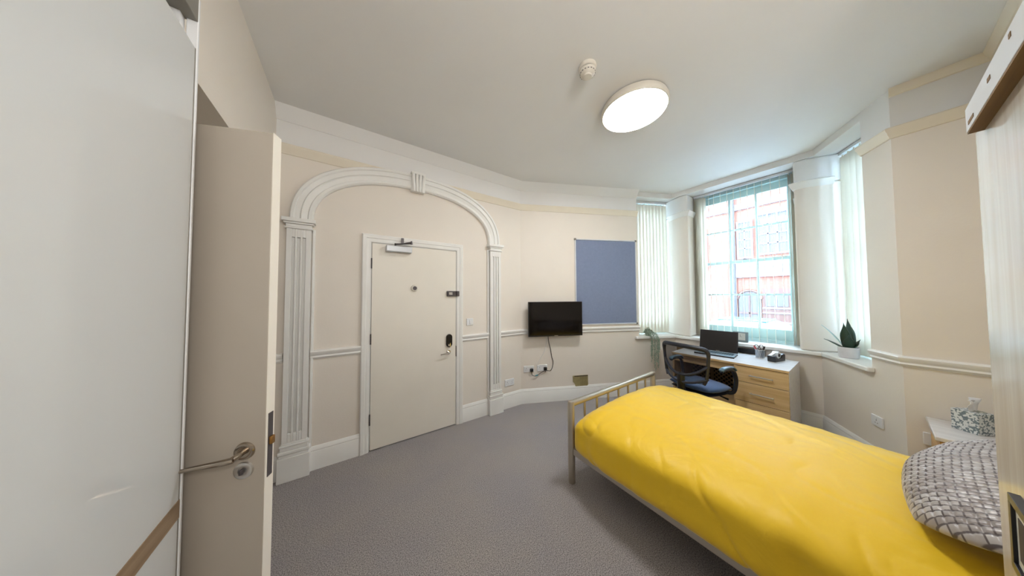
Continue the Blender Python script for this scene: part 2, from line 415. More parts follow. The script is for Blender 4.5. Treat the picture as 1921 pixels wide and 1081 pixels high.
# left wall with doorway recess
mb = MB()
mb.prism([(XW, 2.62), (XW, YD), (-.66, YD), (-.66, 2.62)], 0, H, 0)
mb.prism([(XW, 1.14), (XW, 2.62), (-.66, 2.62), (-.66, 1.14)], 2.33, H, 0)
mb.prism([(-1.35, 1.118), (-.5, 1.118), (-.5, 1.14), (-1.35, 1.14)], 0, H, 0)
mb.prism([(-1.06, -2.3), (-1.06, 1.118), (-1.2, 1.118), (-1.2, -2.3)], 0, H, 0)
structure(mb.build('wall_west', [M['cream']], smooth=0), 'off-white wall above the open doorway on the left', 'wall')
mb = MB(); mb.prism([(-1.35, 1.14), (-1.35, 2.72), (-1.5, 2.72), (-1.5, 1.14)], 0, H, 0)
mb.prism([(-1.5, 2.62), (-.66, 2.62), (-.66, 2.88), (-1.5, 2.88)], 0, H, 0)
structure(mb.build('wall_lobby', [M['cream']], smooth=0), 'ochre-shadowed lobby wall seen through the opening above the open door', 'wall')

# mouldings
base_prof = [(0, 0), (.018, 0), (.018, .15), (.014, .158), (.016, .165), (.010, .185), (.004, .195), (0, .195)]
dado_prof = [(0, .935), (.010, .938), (.016, .948), (.024, .955), (.018, .968), (.026, .978), (.034, .992), (.036, 1.004), (.028, 1.012), (0, 1.015)]
pic_prof = [(0, 2.675), (.010, 2.678), (.014, 2.69), (.022, 2.70), (.026, 2.715), (.038, 2.73), (.042, 2.745), (.034, 2.755), (0, 2.76)]
def run(name, path, prof, m, label, cat='moulding'):
    o = MB().sweep([(p[0], p[1]) for p in path], prof).build(name, m, smooth=30)
    return structure(o, label, cat)
PX0, PX1, PX2, PX3 = -.425, -.25, 1.485, 1.655       # pilasters
AF0, AF1 = .118, 1.125                                  # architrave outer edges
run('baseboard_north', [(PX1, YD), (AF0, YD)], base_prof, M['trim'], 'tall white skirting between the left pilaster and the door frame', 'skirting')
run('baseboard_north', [(XW, YD), (PX0, YD)], base_prof, M['trim'], 'short piece of skirting left of the left pilaster', 'skirting')
run('baseboard_north', [(AF1, YD), (PX2, YD)], base_prof, M['trim'], 'white skirting between the door frame and the right pilaster', 'skirting')
run('baseboard_northeast', [(PX3, YD), xy(A), xy(P), xy(Q), xy(R), xy(S), (1.48, -.5)], base_prof, M['trim'], 'white skirting running from the right pilaster under the television and round the bay', 'skirting')
run('trim_1', [(PX1, YD), (AF0, YD)], dado_prof, M['trim'], 'white dado rail between the left pilaster and the door frame')
run('trim_2', [(XW, YD), (PX0, YD)], dado_prof, M['trim'], 'short dado rail left of the left pilaster')
run('trim_3', [(AF1, YD), (PX2, YD)], dado_prof, M['trim'], 'white dado rail between the door frame and the right pilaster')
run('trim_4', [(PX3, YD), xy(A), xy(B)], dado_prof, M['trim'], 'white dado rail behind the television and under the noticeboard')
R3 = R - rd*.24
run('trim_5', [xy(R3), xy(R), xy(S)], dado_prof, M['trim'], 'dado rail right of the bay, behind the bedside cabinet')
run('trim_6', [(XW, YD), xy(A), xy(B)], pic_prof, M['cream_trim'], 'cream picture rail above the arch, television and noticeboard', 'picture rail')
run('trim_7', [xy(R2), xy(R), xy(S), (1.48, -.5)], pic_prof, M['cream_trim'], 'cream picture rail on the right wall', 'picture rail')
cove = [(0, 2.955), (.006, 2.955), (.075, 3.06), (0, 3.06)]
run('trim_8', [(XW, YD), xy(A), xy(B)], cove, M['white_paint'], 'plain white cove between the arch wall and the ceiling', 'cove')
topm = [(0, 3.0), (.012, 3.004), (.018, 3.02), (.03, 3.035), (.034, 3.06), (0, 3.06)]
run('trim_9', [xy(R), xy(S), (1.48, -.5)], topm, M['cream_trim'], 'thin cream cornice at the top of the right wall', 'cornice')
cap = [(-.01, 2.66), (.006, 2.665), (.016, 2.69), (.03, 2.715), (.034, 2.735), (.02, 2.745), (-.01, 2.75)]
o = run('trim_10', [(4.2+.2*tvn.x, 1.60+.2*tvn.y), (4.2, 1.60), (4.2, 1.49), (4.4, 1.49)], cap, M['trim'], 'white capital band round the left bay pier', 'moulding')
o = run('trim_11', [(4.4, .45), (4.2, .45), (4.2, .37), (4.2+.22*rn.x, .37+.22*rn.y)], cap, M['trim'], 'white capital band round the right bay pier', 'moulding')

# ------------------------------------------------------------------ arch with pilasters
arch = thing('trim_12', 'white moulded arch on fluted pilasters framing the entrance door', 'arch', (.615, YD, 0), kind='structure')
def ploc(v): return (v[0]-.615, v[1]-YD, v[2])
ACX, ACZ, AA, AB = .615, 2.125, 1.02, .645
def arch_band():
    # profile: d = distance inward from outer edge (0..0.16), p = protrusion
    prof = [(0, 0), (0, .040), (.012, .058), (.030, .058), (.036, .046), (.070, .046), (.078, .056), (.086, .046), (.118, .034), (.126, .044), (.146, .044), (.158, .03), (.158, 0)]
    bm = bmesh.new(); n = 56; rings = []
    for i in range(n+1):
        a = PI - PI*i/n; ex = .86
        c, s_ = math.cos(a), math.sin(a)
        def pt(dd):
            ax, bz = AA-dd, AB-dd
            cc = math.copysign(abs(c)**ex, c); ss = abs(s_)**ex
            return ACX+ax*cc, ACZ+bz*ss
        rings.append([bm.verts.new((pt(d)[0]-.615, -p, pt(d)[1])) for d, p in prof])
    for Aq, Bq in zip(rings, rings[1:]):
        for j in range(len(prof)-1): bm.faces.new((Aq[j], Aq[j+1], Bq[j+1], Bq[j]))
    bm.faces.new(rings[0]); bm.faces.new(rings[-1][::-1])
    mb = MB(); mb.bm.free(); mb.bm = bm
    return mb.build('arch_band', M['trim'], arch, smooth=28)
arch_band()
# keystone
mb = MB()
for k in range(4):
    x = -.054+k*.036; top = 2.785; bot = 2.585
    mb.tube([(x*1.0, -.062, top-.02), (x*1.02, -.082, top-.035), (x*.95, -.068, 2.70), (x*.86, -.074, 2.64), (x*.8, -.058, bot)], .0165, 8)
mb.box(-.072, -.075, 2.765, .072, 0, 2.79); mb.prism([(-.07, 0), (-.07, -.055), (.07, -.055), (.07, 0)], 2.59, 2.77)
mb.build('keystone', M['trim'], arch, bevel=.003)
def pilaster(x0, x1):
    w_ = x1-x0; cx = (x0+x1)/2-.615
    e = bpy.data.objects.new('pilaster', None); COL.objects.link(e); e.parent = arch; e.location = (cx, 0, 0); e.empty_display_size = .05
    mb = MB(); z0, z1 = .30, 2.045; hw = w_/2-.008; D = .05
    # shaft with three recessed flutes
    xs = [-hw]; fw = .020; gap = .014
    fl = []
    tot = 3*fw+2*gap; s0 = -tot/2
    for k in range(3): fl.append((s0+k*(fw+gap), s0+k*(fw+gap)+fw))
    cur = -hw
    for a, b in fl: mb.box(cur, -D, z0, a, 0, z1); cur = b
    mb.box(cur, -D, z0, hw, 0, z1)
    for a, b in fl:
        mb.box(a, -D, z0, b, 0, z0+.07); mb.box(a, -D, z1-.07, b, 0, z1); mb.box(a, -D+.016, z0+.07, b, 0, z1-.07)
    mb.build('shaft', M['trim'], e, bevel=.0025)
    mb = MB()
    for (o_, za, zb) in ((.012, 2.045, 2.06), (.004, 2.06, 2.085), (.018, 2.085, 2.10), (.030, 2.10, 2.132)):
        mb.box(-hw-o_, -D-o_, za, hw+o_, 0, zb)
    mb.build('capital', M['trim'], e, bevel=.004)
    mb = MB()
    for (o_, za, zb) in ((.022, 0, .19), (.014, .19, .215), (.019, .215, .24), (.008, .24, .27), (.012, .27, .285), (.002, .285, .30)):
        mb.box(-hw-o_, -D-o_, za, hw+o_, 0, zb)
    mb.build('plinth', M['trim'], e, bevel=.004)
    return e
pilaster(PX0, PX1); pilaster(PX2, PX3)
for x0, x1 in ((PX1, PX1+.018), (PX2-.018, PX2)):       # thin inner reveal strip beside each pilaster
    MB().box(x0-.615, -.02, .2, x1-.615, 0, 2.06).build('inner_strip', M['trim'], arch, bevel=.003)

# ------------------------------------------------------------------ entrance door
door = thing('door_1', 'closed cream entrance door with keypad lock, under the arch', 'door', (.625, YD, 0), kind='structure')
x0, x1 = .196-.625, 1.054-.625
MB().box(x0+.003, -.012, .012, x1-.003, .03, 1.998).build('door_leaf', M['door'], door, bevel=.002)
# architrave frame swept round the opening
def architrave(x0, x1, zt, parent, w_=.075, d=.028):
    prof = [(0, 0), (0, .014), (.008, .016), (.020, .020), (.034, .019), (.040, .024), (.055, .026), (w_-.008, d), (w_, d-.006), (w_, 0)]
    bm = bmesh.new(); rings = []
    for (cx, cz, sx, sz) in ((x0, 0, -1, 0), (x0, zt, -1, 1), (x1, zt, 1, 1), (x1, 0, 1, 0)):
        rings.append([bm.verts.new((cx+sx*o_, -p, cz+sz*o_)) for o_, p in prof])
    for Aq, Bq in zip(rings, rings[1:]):
        for j in range(len(prof)): bm.faces.new((Aq[j], Aq[(j+1) % len(prof)], Bq[(j+1) % len(prof)], Bq[j]))
    bm.faces.new(rings[0]); bm.faces.new(rings[-1][::-1])
    mb = MB(); mb.bm.free(); mb.bm = bm
    return mb.build('architrave', M['trim'], parent, smooth=25)
architrave(x0-.006, x1+.006, 2.008, door)
mb = MB(); mb.box(DX0-.625, 0.001, 0, x0, .15, 2.03); mb.box(x1, .001, 0, DX1-.625, .15, 2.03); mb.box(x0, .001, 2.001, x1, .15, 2.03)
mb.box(x0, .032, 0, x0+.02, .06, 2.0); mb.box(x1-.02, .032, 0, x1, .06, 2.0); mb.box(x0, .032, 1.98, x1, .06, 2.0); mb.box(x0, .034, 0, x1, .15, .02)
mb.build('door_lining', M['trim'], door)
for z in (1.80, 1.065, .30):
    h = MB(); h.box(x0-.006, -.018, z-.05, x0+.006, -.006, z+.05)
    for q in range(5): h.tube([(x0, -.018, z-.05+q*.02+.001), (x0, -.018, z-.05+q*.02+.019)], .006, 8)
    h.build('hinge', M['dark_metal'], door)
c = MB().box(-.31, -.075, 1.925, -.07, -.012, 1.985).build('door_closer', M['closer'], door, bevel=.006)
mb = MB(); mb.prism([(-.215, -.03), (-.235, -.06), (-.10, -.16), (-.08, -.15)], 2.0, 2.008); mb.tube([(-.225, -.045, 1.985), (-.225, -.045, 2.012)], .009, 10)
mb.prism([(-.105, -.165), (-.085, -.15), (-.15, -.03), (-.17, -.035)], 2.012, 2.02); mb.box(-.17, -.04, 2.02, -.145, -.026, 2.075)
mb.tube([(-.095, -.155, 1.995), (-.095, -.155, 2.028)], .008, 10)
mb.build('closer_arm', M['dark_metal'], c)
v = MB().lathe([(0, .022), (.026, .022), (.034, .014), (.036, 0)], seg=24, mtx=Matrix.Translation((-.032, -.012, 1.562)) @ Matrix.Rotation(PI/2, 4, 'X')).build('door_viewer', M['bulk'], door)
MB().lathe([(0, .028), (.018, .028), (.022, .02)], seg=20, mtx=Matrix.Translation((-.032, -.012, 1.562)) @ Matrix.Rotation(PI/2, 4, 'X')).build('viewer_lens', M['dark_metal'], v)
lk = MB().box(.315, -.04, 1.475, .42, -.012, 1.535).build('night_latch', M['dark_metal'], door, bevel=.004)
MB().box(.424, -.045, 1.475, .458, -.012, 1.535).build('strike_box', M['dark_metal'], lk, bevel=.004)
MB().box(.335, -.044, 1.49, .375, -.038, 1.52).build('latch_plate', M['silver'], lk, bevel=.002)
# keypad lock: rounded capsule
def capsule(hw, zb, zt, n=10):
    pts = []
    for i in range(n+1): a = PI*i/n; pts.append((hw*math.cos(a), zt-hw+hw*math.sin(a)))
    for i in range(n+1): a = PI+PI*i/n; pts.append((hw*math.cos(a), zb+hw+hw*math.sin(a)))
    return pts
def plate_xz(pts, y0, y1):
    bm = bmesh.new(); a = [bm.verts.new((x, y0, z)) for x, z in pts]; b = [bm.verts.new((x, y1, z)) for x, z in pts]; n = len(pts)
    bm.faces.new(a); bm.faces.new(b[::-1])
    for i in range(n): bm.faces.new((a[i], b[i], b[(i+1) % n], a[(i+1) % n]))
    mb = MB(); mb.bm.free(); mb.bm = bm; return mb
kx = .345
m_ = plate_xz([(x+kx, z) for x, z in capsule(.034, .90, 1.045)], -.034, -.012)
kp = m_.build('keypad_lock', M['black'], door, bevel=.004)
mb = MB(); mb.lathe([(0, .012), (.012, .012), (.016, .006), (.018, 0)], seg=16, mtx=Matrix.Translation((kx, -.034, .925)) @ Matrix.Rotation(PI/2, 4, 'X')); mb.box(kx-.004, -.06, .91, kx+.004, -.04, .95)
mb.build('lock_turn', M['chrome'], kp)
mb = MB(); mb.lathe([(0, .01), (.022, .01), (.026, .004), (.026, 0)], seg=20, mtx=Matrix.Translation((kx-.005, -.012, .842)) @ Matrix.Rotation(PI/2, 4, 'X'))
mb.tube([(kx-.005, -.02, .842), (kx-.005, -.058, .842), (kx-.02, -.066, .842), (kx-.06, -.066, .838), (kx-.11, -.062, .834)], [.009, .009, .010, .008, .006], 10)
mb.build('lever_handle', M['chrome'], door)
MB().box(x1-.001, -.016, .78, x1+.006, -.006, .90).build('strike_plate', M['dark_metal'], door)
tag(MB().box(1.19-.0, YD-.012, 1.125, 1.272, YD, 1.208).build('light_switch', M['plastic_white'], bevel=.003), 'small square white light switch right of the entrance door', 'switch')
o = bpy.data.objects['light_switch']
MB().box(1.222, YD-.018, 1.145, 1.24, YD-.01, 1.188).build('rocker', M['plastic_white'], o, bevel=.001)

# ------------------------------------------------------------------ open door on the left
E0 = Vector((-.207, 1.089)); dd = Vector((-.932, .363)).normalized(); dn = Vector((-dd.y, dd.x))   # dn points away from camera?
if dn.y < 0: dn = -dn
d2 = thing('door_2', 'flush door in shade-darkened cream, standing open beside the white wardrobe', 'door', (E0.x, E0.y, 0), math.atan2(dd.y, dd.x), kind='structure')
# local x = along the leaf to the hinge, local y: thickness direction; camera side is +y or -y
loc_n = Vector((-math.sin(math.atan2(dd.y, dd.x)), math.cos(math.atan2(dd.y, dd.x))))
sgn = 1 if loc_n.dot(dn) > 0 else -1                     # sgn*y = away from the camera
def L2(x, y, z): return Vector((x, y*sgn, z))
def lbox(mb, x0_, y0_, z0_, x1_, y1_, z1_):
    ya, yb = sorted((y0_*sgn, y1_*sgn)); return mb.box(x0_, ya, z0_, x1_, yb, z1_)
lf = lbox(MB(), 0, 0, .01, .76, .036, 2.02).build('door_leaf', M['door_shaded'], d2, bevel=.002)
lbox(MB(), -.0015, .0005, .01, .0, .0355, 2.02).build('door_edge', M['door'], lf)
lbox(MB(), -.003, .008, .905, -.001, .028, 1.105).build('lock_forend', M['dark_metal'], lf)
lbox(MB(), -.012, .011, 1.005, -.002, .025, 1.03).build('latch_bolt', M['brass'], lf, bevel=.002)
HX, HZ = .052, 1.0
rm = Matrix.Translation(L2(HX, 0, HZ)) @ Matrix.Rotation(PI/2*sgn, 4, 'X')
hd = MB().lathe([(0, .006), (.014, .008), (.019, .009), (.024, .007), (.027, 0)], seg=28, mtx=rm).build('handle_rose', M['bronze'], d2)
mb = MB(); mb.tube([L2(HX, 0, HZ), L2(HX, -.030, HZ), L2(HX+.003, -.044, HZ-.001)], .0085, 14)
pts = bez(L2(HX-.004, -.046, HZ), L2(HX+.04, -.058, HZ-.003), L2(HX+.07, -.045, HZ-.004), L2(HX+.14, -.055, HZ-.012), 12)
mb.tube(pts, [.010, .0105, .0105, .010, .0095, .009, .0085, .008, .0075, .007, .0065, .006, .0055], 12, flat=.8)
mb.build('lever', M['bronze'], d2)
rm = Matrix.Translation(L2(HX+.001, 0, HZ-.058)) @ Matrix.Rotation(PI/2*sgn, 4, 'X')
es = MB().lathe([(0, .004), (.011, .004), (.012, .007), (.019, .008), (.024, .006), (.026, 0)], seg=28, mtx=rm).build('thumb_turn_rose', M['silver'], d2)
MB().box(HX-.003, -.016 if sgn > 0 else .004, HZ-.066, HX+.005, -.004 if sgn > 0 else .016, HZ-.05).build('thumb_turn', M['dark_metal'], es, bevel=.002)
for q in (.25, 1.05, 1.8): lbox(MB(), .757, .036, q-.05, .768, .05, q+.05).build('hinge', M['silver'], d2)

# ------------------------------------------------------------------ white wardrobe, left
wl = thing('wardrobe', 'tall white glass sliding wardrobe on the left with an oak strip', 'wardrobe', (-.70, .1, 0))
def W(mb, a, b, c_, d_, e_, f_): return mb.box(a+.70, b-.1, c_, d_+.70, e_-.1, f_)
mb = MB(); W(mb, -1.04, -1.2, 0, -.46, -1.17, 2.37); W(mb, -1.04, 1.085, 0, -.405, 1.11, 2.37); W(mb, -1.04, -1.2, 2.34, -.46, 1.11, 2.37); W(mb, -1.04, -1.2, 0, -1.03, 1.11, 2.37); W(mb, -1.04, -1.2, 0, -.46, 1.11, .03)
mb.build('carcass', M['plastic_white'], wl)
mb = MB(); W(mb, -.40, 1.104, 0, -.377, 1.114, 2.375); mb.build('end_stile', M['plastic_white'], wl, bevel=.002)
mb = MB(); W(mb, -.46, -1.2, 2.30, -.378, 1.112, 2.375); mb.build('top_rail', M['track'], wl, bevel=.002)
mb = MB(); W(mb, -.46, -1.2, 0, -.378, 1.088, .03); mb.build('bottom_track', M['track'], wl)
mb = MB(); W(mb, -.455, -1.19, 2.2, -.44, 1.085, 2.31); mb.build('back_track', M['track'], wl)
def slide(x, ya, yb):
    mb = MB(); W(mb, x-.02, ya, .03, x, yb, .865); W(mb, x-.02, ya, .915, x, yb, 2.215)
    d = mb.build('sliding_door', M['glass_white'], wl)
    mb = MB(); W(mb, x-.02, ya, .865, x+.002, yb, .915); mb.build('oak_strip', M['oak_strip'], d)
    mb = MB(); W(mb, x-.024, yb-.003, .03, x+.001, yb, 2.215); mb.build('edge_profile', M['track'], d)
slide(-.38, -.2, 1.101); slide(-.415, -1.17, -.15)

# ------------------------------------------------------------------ pale wood wardrobe, right
wr = thing('wardrobe', 'pale limed-wood wardrobe at the right edge with a brown-bottomed pelmet board', 'wardrobe', (.85, -.46, 0))
def V(mb, a, b, c_, d_, e_, f_): return mb.box(a-.85, b+.46, c_, d_-.85, e_+.46, f_)
mb = MB(); V(mb, .2, -.76, 0, 1.44, -.20, 1.93); mb.build('carcass', M['pale_wood'], wr, bevel=.002)
dr = V(MB(), .822, -.199, .06, 1.442, -.18, 1.925).build('wardrobe_door', M['pale_wood'], wr, bevel=.002)
dr2 = V(MB(), .2, -.199, .06, .818, -.18, 1.925).build('wardrobe_door', M['pale_wood'], wr, bevel=.002)
for d_, xx in ((dr, .86), (dr2, .78)): MB().tube([(xx-.85, .315, 1.0), (xx-.85, .315, 1.2)], .006, 8).build('door_pull', M['silver'], d_)
pm = V(MB(), .2, -.20, 1.905, 1.353, -.158, 1.967).build('pelmet_board', M['plastic_white'], wr, bevel=.001)
V(MB(), .2, -.199, 1.900, 1.351, -.159, 1.905).build('raw_underside', M['raw_wood'], pm)
for xx, ln, zz in ((1.27, .055, 1.921), (1.12, .022, 1.94), (.985, .012, 1.95), (.80, .02, 1.94), (.755, .022, 1.947)):
    V(MB(), xx, -.1585, zz-.005, xx+ln, -.1572, zz+.004).build('screw_slot', M['raw_wood'], pm)
# black framed print hung on the door
fr = thing('picture_frame', 'small black-framed print hanging on the pale wardrobe door, bottom right', 'picture', (1.166, -.171, .945))
mb = MB(); a, b = .088, .082
mb.box(-a, -.008, -b, a, .006, -b+.018); mb.box(-a, -.008, b-.018, a, .006, b); mb.box(-a, -.008, -b+.018, -a+.018, .006, b-.018); mb.box(a-.018, -.008, -b+.018, a, .006, b-.018)
mb.build('frame', M['black'], fr, bevel=.001)
MB().box(-a+.018, -.007, -b+.018, a-.018, .001, b-.018).build('mount', M['photo'], fr)
MB().box(-.05, 0, -.045, .05, .002, .045).build('print', M['far_glass'], fr)

# ------------------------------------------------------------------ bay windows
def sash_window(name, label, origin, xdir, ndir, w_, cols, z0=.885, z1=2.99, mull=None, lights=(1.035, 1.477, 1.937, 2.39, 2.83)):
    """origin: left-bottom corner in plan; local x along the wall; y outward"""
    e = thing(name, label, 'window', (origin[0], origin[1], 0), math.atan2(xdir[1], xdir[0]), kind='structure')
    sg = 1 if Vector((-xdir[1], xdir[0])).dot(Vector(ndir)) > 0 else -1
    def bx(mb, xa, ya, za, xb, yb, zb):
        y_ = sorted((ya*sg, yb*sg)); return mb.box(xa, y_[0], za, xb, y_[1], zb)
    mb = MB(); f = .055
    bx(mb, 0, -.03, z0-.025, f, .07, z1); bx(mb, w_-f, -.03, z0-.025, w_, .07, z1); bx(mb, f, -.03, z1-.07, w_-f, .07, z1); bx(mb, f, -.03, z0-.025, w_-f, .08, z0+.02)
    mb.build('window_frame', M['mint'], e, bevel=.003)
    zz = lights; xs = mull
    xa, xb = f, w_-f
    for part, (za, zb, yo) in enumerate(((z0+.02, zz[2]+.02, .0), (zz[2]-.02, z1-.07, .022))):
        s = MB(); yb_ = yo; yf = yo+.02
        bot = zz[0]-za if part == 0 else .04
        bx(s, xa, yb_, za, xa+.035, yf, zb); bx(s, xb-.035, yb_, za, xb, yf, zb)
        bx(s, xa+.035, yb_, za, xb-.035, yf, za+bot); top = .04 if part == 0 else (zb-zz[4])
        bx(s, xa+.035, yb_, zb-top, xb-.035, yf, zb)
        so = s.build('sash_lower' if part == 0 else 'sash_upper', M['mint'], e, bevel=.002)
        lo, hi = za+bot, zb-top; midz = zz[1] if part == 0 else zz[3]
        edges = [xa+.035]+list(xs)+[xb-.035]
        for xm in xs:
            g = MB(); bx(g, xm-.012, yb_-.002, lo, xm+.012, yf, hi); g.build('glazing_bar', M['mint'], so)
        g = MB(); bx(g, xa+.035, yb_-.001, midz-.011, xb-.035, yf-.001, midz+.011); g.build('glazing_bar', M['mint'], so)
        for i in range(len(edges)-1):
            for (zl, zh) in ((lo, midz-.011), (midz+.011, hi)):
                l_ = edges[i]+(.012 if i else 0); r_ = edges[i+1]-(.012 if i < len(edges)-2 else 0)
                g = MB(); bx(g, l_, yb_+.008, zl, r_, yb_+.011, zh); g.build('pane', M['glass'], so)
    return e, bx
wc, bxc = sash_window('window_2', 'middle bay sash window of twelve panes behind the desk', (4.5, 1.49), (0, -1), (1, 0), 1.04, 3, mull=(.40, .67))
MB().tube([(.52, -.02, 1.96), (.55, -.035, 1.965), (.575, -.02, 1.96)], .006, 8).build('sash_catch', M['dark_metal'], wc)
ol = B + tvn*.27 + tvd*.0
sash_window('window_1', 'narrow left bay sash window behind closed blinds', (ol.x, ol.y), (tvd.x, tvd.y), (tvn.x, tvn.y), .66, 2, mull=(.33,))
orr = R2 + rn*.31
sash_window('window_3', 'narrow right bay sash window behind closed blinds', (orr.x, orr.y), (-rd.x, -rd.y), (rn.x, rn.y), .63, 2, mull=(.315,))
# sills: one board per window
def sill(name, pts, label):
    return structure(MB().prism(pts, .822, .86).build(name, M['trim'], bevel=.008, bseg=3), label, 'window sill')
n0 = -tvn
bl = offset_path([xy(B), xy(P), xy(Q), xy(R2)], .045)
hornL = B - tvd*.07 - tvn*.045
sill('trim_13', [(hornL.x, hornL.y), bl[1], (P.x, P.y), bay_out[1], bay_out[0], xy(B), (B.x-tvd.x*.07, B.y-tvd.y*.07)], 'white left window sill board carrying the trailing plant')
sill('trim_14', [bl[1], (bl[2][0], bl[2][1]-.03), (Q.x, Q.y), bay_out[2], bay_out[1], (P.x, P.y)], 'white middle window sill board behind the laptop')
hr = R2 + rd*.03
hq = hr - rn*.045
sill('trim_15', [(bl[2][0]+.0, bl[2][1]-.03), (hq.x, hq.y), (hr.x, hr.y), xy(R2), bay_out[3], bay_out[2], (Q.x, Q.y)], 'white right window sill board carrying the potted snake plant')

# ------------------------------------------------------------------ vertical blinds
def blind(label, origin, xdir, w_, n, ang, z0=.90, z1=2.955, sw=.085, jitter=.0, x_list=None, slats_ang=None, group=None):
    e = thing('vertical_blind', label, 'blind', (origin[0], origin[1], 0), math.atan2(xdir[1], xdir[0]))
    MB().box(0, -.02, z1, w_, .02, z1+.03).build('headrail', M['alu'], e, bevel=.003)
    first = None
    xs = x_list or [(i+.5)*w_/n for i in range(n)]
    for i, x in enumerate(xs):
        a = slats_ang[i] if slats_ang else ang+random.uniform(-jitter, jitter)
        if first is None:
            bm = bmesh.new(); k = 6; fr_ = []; bk = []
            for j in range(k+1):
                u = -sw/2+sw*j/k; y = .004*math.cos(u/(sw/2)*PI/2)
                fr_.append([bm.verts.new((u, y, z0)), bm.verts.new((u, y, z1-.02))]); bk.append([bm.verts.new((u, y+.0008, z0)), bm.verts.new((u, y+.0008, z1-.02))])
            for j in range(k):
                bm.faces.new((fr_[j][0], fr_[j+1][0], fr_[j+1][1], fr_[j][1])); bm.faces.new((bk[j][1], bk[j+1][1], bk[j+1][0], bk[j][0]))
                bm.faces.new((fr_[j][1], fr_[j+1][1], bk[j+1][1], bk[j][1])); bm.faces.new((fr_[j][0], bk[j][0], bk[j+1][0], fr_[j+1][0]))
            mb = MB(); mb.bm.free(); mb.bm = bm
            mb.box(-.006, -.001, z1-.022, .006, .003, z1+.002)
            s = mb.build('slat', M['blind'], e); first = s
        else:
            s = first.copy(); COL.objects.link(s)
        s.location = (x, 0, 0); s.rotation_euler = (0, 0, a)
    mb = MB()
    for x in (xs[0], xs[-1]): pass
    for xa, xb in zip(xs, xs[1:]): mb.tube([(xa, 0, z0+.008), ((xa+xb)/2, 0, z0-.004), (xb, 0, z0+.008)], .0012, 5)
    mb.build('bottom_chain', M['plastic_white'], e)
    return e
# middle: local x runs from the left end (Y=1.485) to the right (Y=.455), direction -Y
xl = [.012, .03, .048, .068, .09, .125, .185, .245, .32, .395, .465, .535, .605, .675, .745, .82, .90, .975, 1.01]
al = [math.radians(a) for a in (84, 80, 78, 76, 72, 70)] + [math.radians(90+15.5-.8*i) for i in range(11)] + [math.radians(82), math.radians(60)]
blind('open vertical blind turned edge-on across the middle bay window', (4.425, 1.483), (0, -1), 1.03, 0, 0, z0=.875, x_list=xl, slats_ang=al, sw=.075)
ob = B + tvn*.17 + tvd*.0
blind('closed vertical blind over the left bay window', (ob.x, ob.y), (tvd.x, tvd.y), .655, 11, math.radians(-14), jitter=.05, z0=.875, sw=.082)
o3 = R2 + rn*.22
blind('closed vertical blind over the right bay window', (o3.x, o3.y), (-rd.x, -rd.y), .64, 9, math.radians(14), jitter=.04, z0=.875, sw=.085)
bh = MB(); bh.tube([(4.40, .472, 2.62), (4.39, .468, 2.60), (4.385, .462, 2.55)], .008, 6); bh.box(4.38, .45, 2.58, 4.40, .47, 2.62)
tag(bh.build('cord_cleat', M['plastic_white']), 'small white cord cleat on the right pier beside the middle blind', 'cleat')

# ------------------------------------------------------------------ ceiling lamp and smoke detector
lp = thing('ceiling_light', 'large round white ceiling lamp, lit', 'ceiling light', (1.95, 1.055, H))
MB().lathe([(0, 0), (.22, 0), (.243, -.008), (.252, -.03), (.252, -.058), (.247, -.066), (.240, -.068)], seg=64).build('lamp_body', M['bulk'], lp)
MB().lathe([(.2405, -.062), (.238, -.068), (.2, -.072), (.1, -.075), (0, -.076)], seg=64).build('diffuser', M['lamp'], lp)
sm = thing('smoke_detector', 'small round cream smoke detector beside the ceiling lamp', 'smoke detector', (1.355, 1.05, H))
MB().lathe([(0, 0), (.058, 0), (.06, -.008), (.056, -.022), (.05, -.026)], seg=40).build('detector_base', M['bulk'], sm)
MB().lathe([(.046, -.024), (.046, -.034)], seg=40).build('sensor_gap', M['dark_metal'], sm)
MB().lathe([(.0, -.032), (.054, -.032), (.054, -.044), (.046, -.058), (.030, -.066), (.026, -.074), (0, -.076)], seg=40).build('detector_cap', M['bulk'], sm)
mb = MB()
for k in range(16):
    a = k*2*PI/16; mb.box(-.005, -.001, -.002, .005, .001, .002, Matrix.Translation((.0505*math.cos(a), .0505*math.sin(a), -.051)) @ Matrix.Rotation(a+PI/2, 4, 'Z'))
tag(mb.build('sensor_slots', M['dark_metal'], sm), kind='stuff')
# invented globe lamp behind the camera, added to brighten ceiling and room
lb = thing('fill_globe', 'white fill globe added behind the camera to brighten the room, out of view', 'fill light', (.35, -1.15, H))
MB().tube([(0, 0, 0), (0, 0, -.55)], .006, 8).build('cord', M['plastic_white'], lb); MB().lathe([(0, 0), (.05, 0), (.045, -.03), (0, -.035)], seg=24).build('ceiling_rose', M['plastic_white'], lb)
MB().ball((0, 0, -.70), .15, 32).build('globe', M['back_fill'], lb)

# ------------------------------------------------------------------ things on the TV wall (local frame: x along wall, y = out into the room is negative)
tva = math.atan2(tvd.y, tvd.x)
def on_tv(s, z=0): p = A+tvd*s; return (p.x, p.y, z)
tv = thing('television', 'flat black television on a bracket on the angled wall', 'television', on_tv(.462, 1.158), tva)
MB().box(-.385, -.125, -.235, .385, -.095, .235).build('casing', M['black'], tv, bevel=.004)
MB().box(-.375, -.1262, -.215, .375, -.1245, .227).build('screen', M['black_gloss'], tv)
MB().box(-.025, -.1268, -.229, .025, -.1255, -.223).build('badge', M['silver'], tv)
mb = MB(); mb.box(-.1, -.095, -.1, .1, -.07, .1); mb.box(-.03, -.07, -.05, .03, -.02, .05); mb.box(-.08, -.02, -.1, .08, 0, .1)
mb.build('wall_bracket', M['dark_metal'], tv)
nb = thing('noticeboard', 'blue-grey felt noticeboard with a thin white frame', 'noticeboard', on_tv(1.287, 1.675), tva)
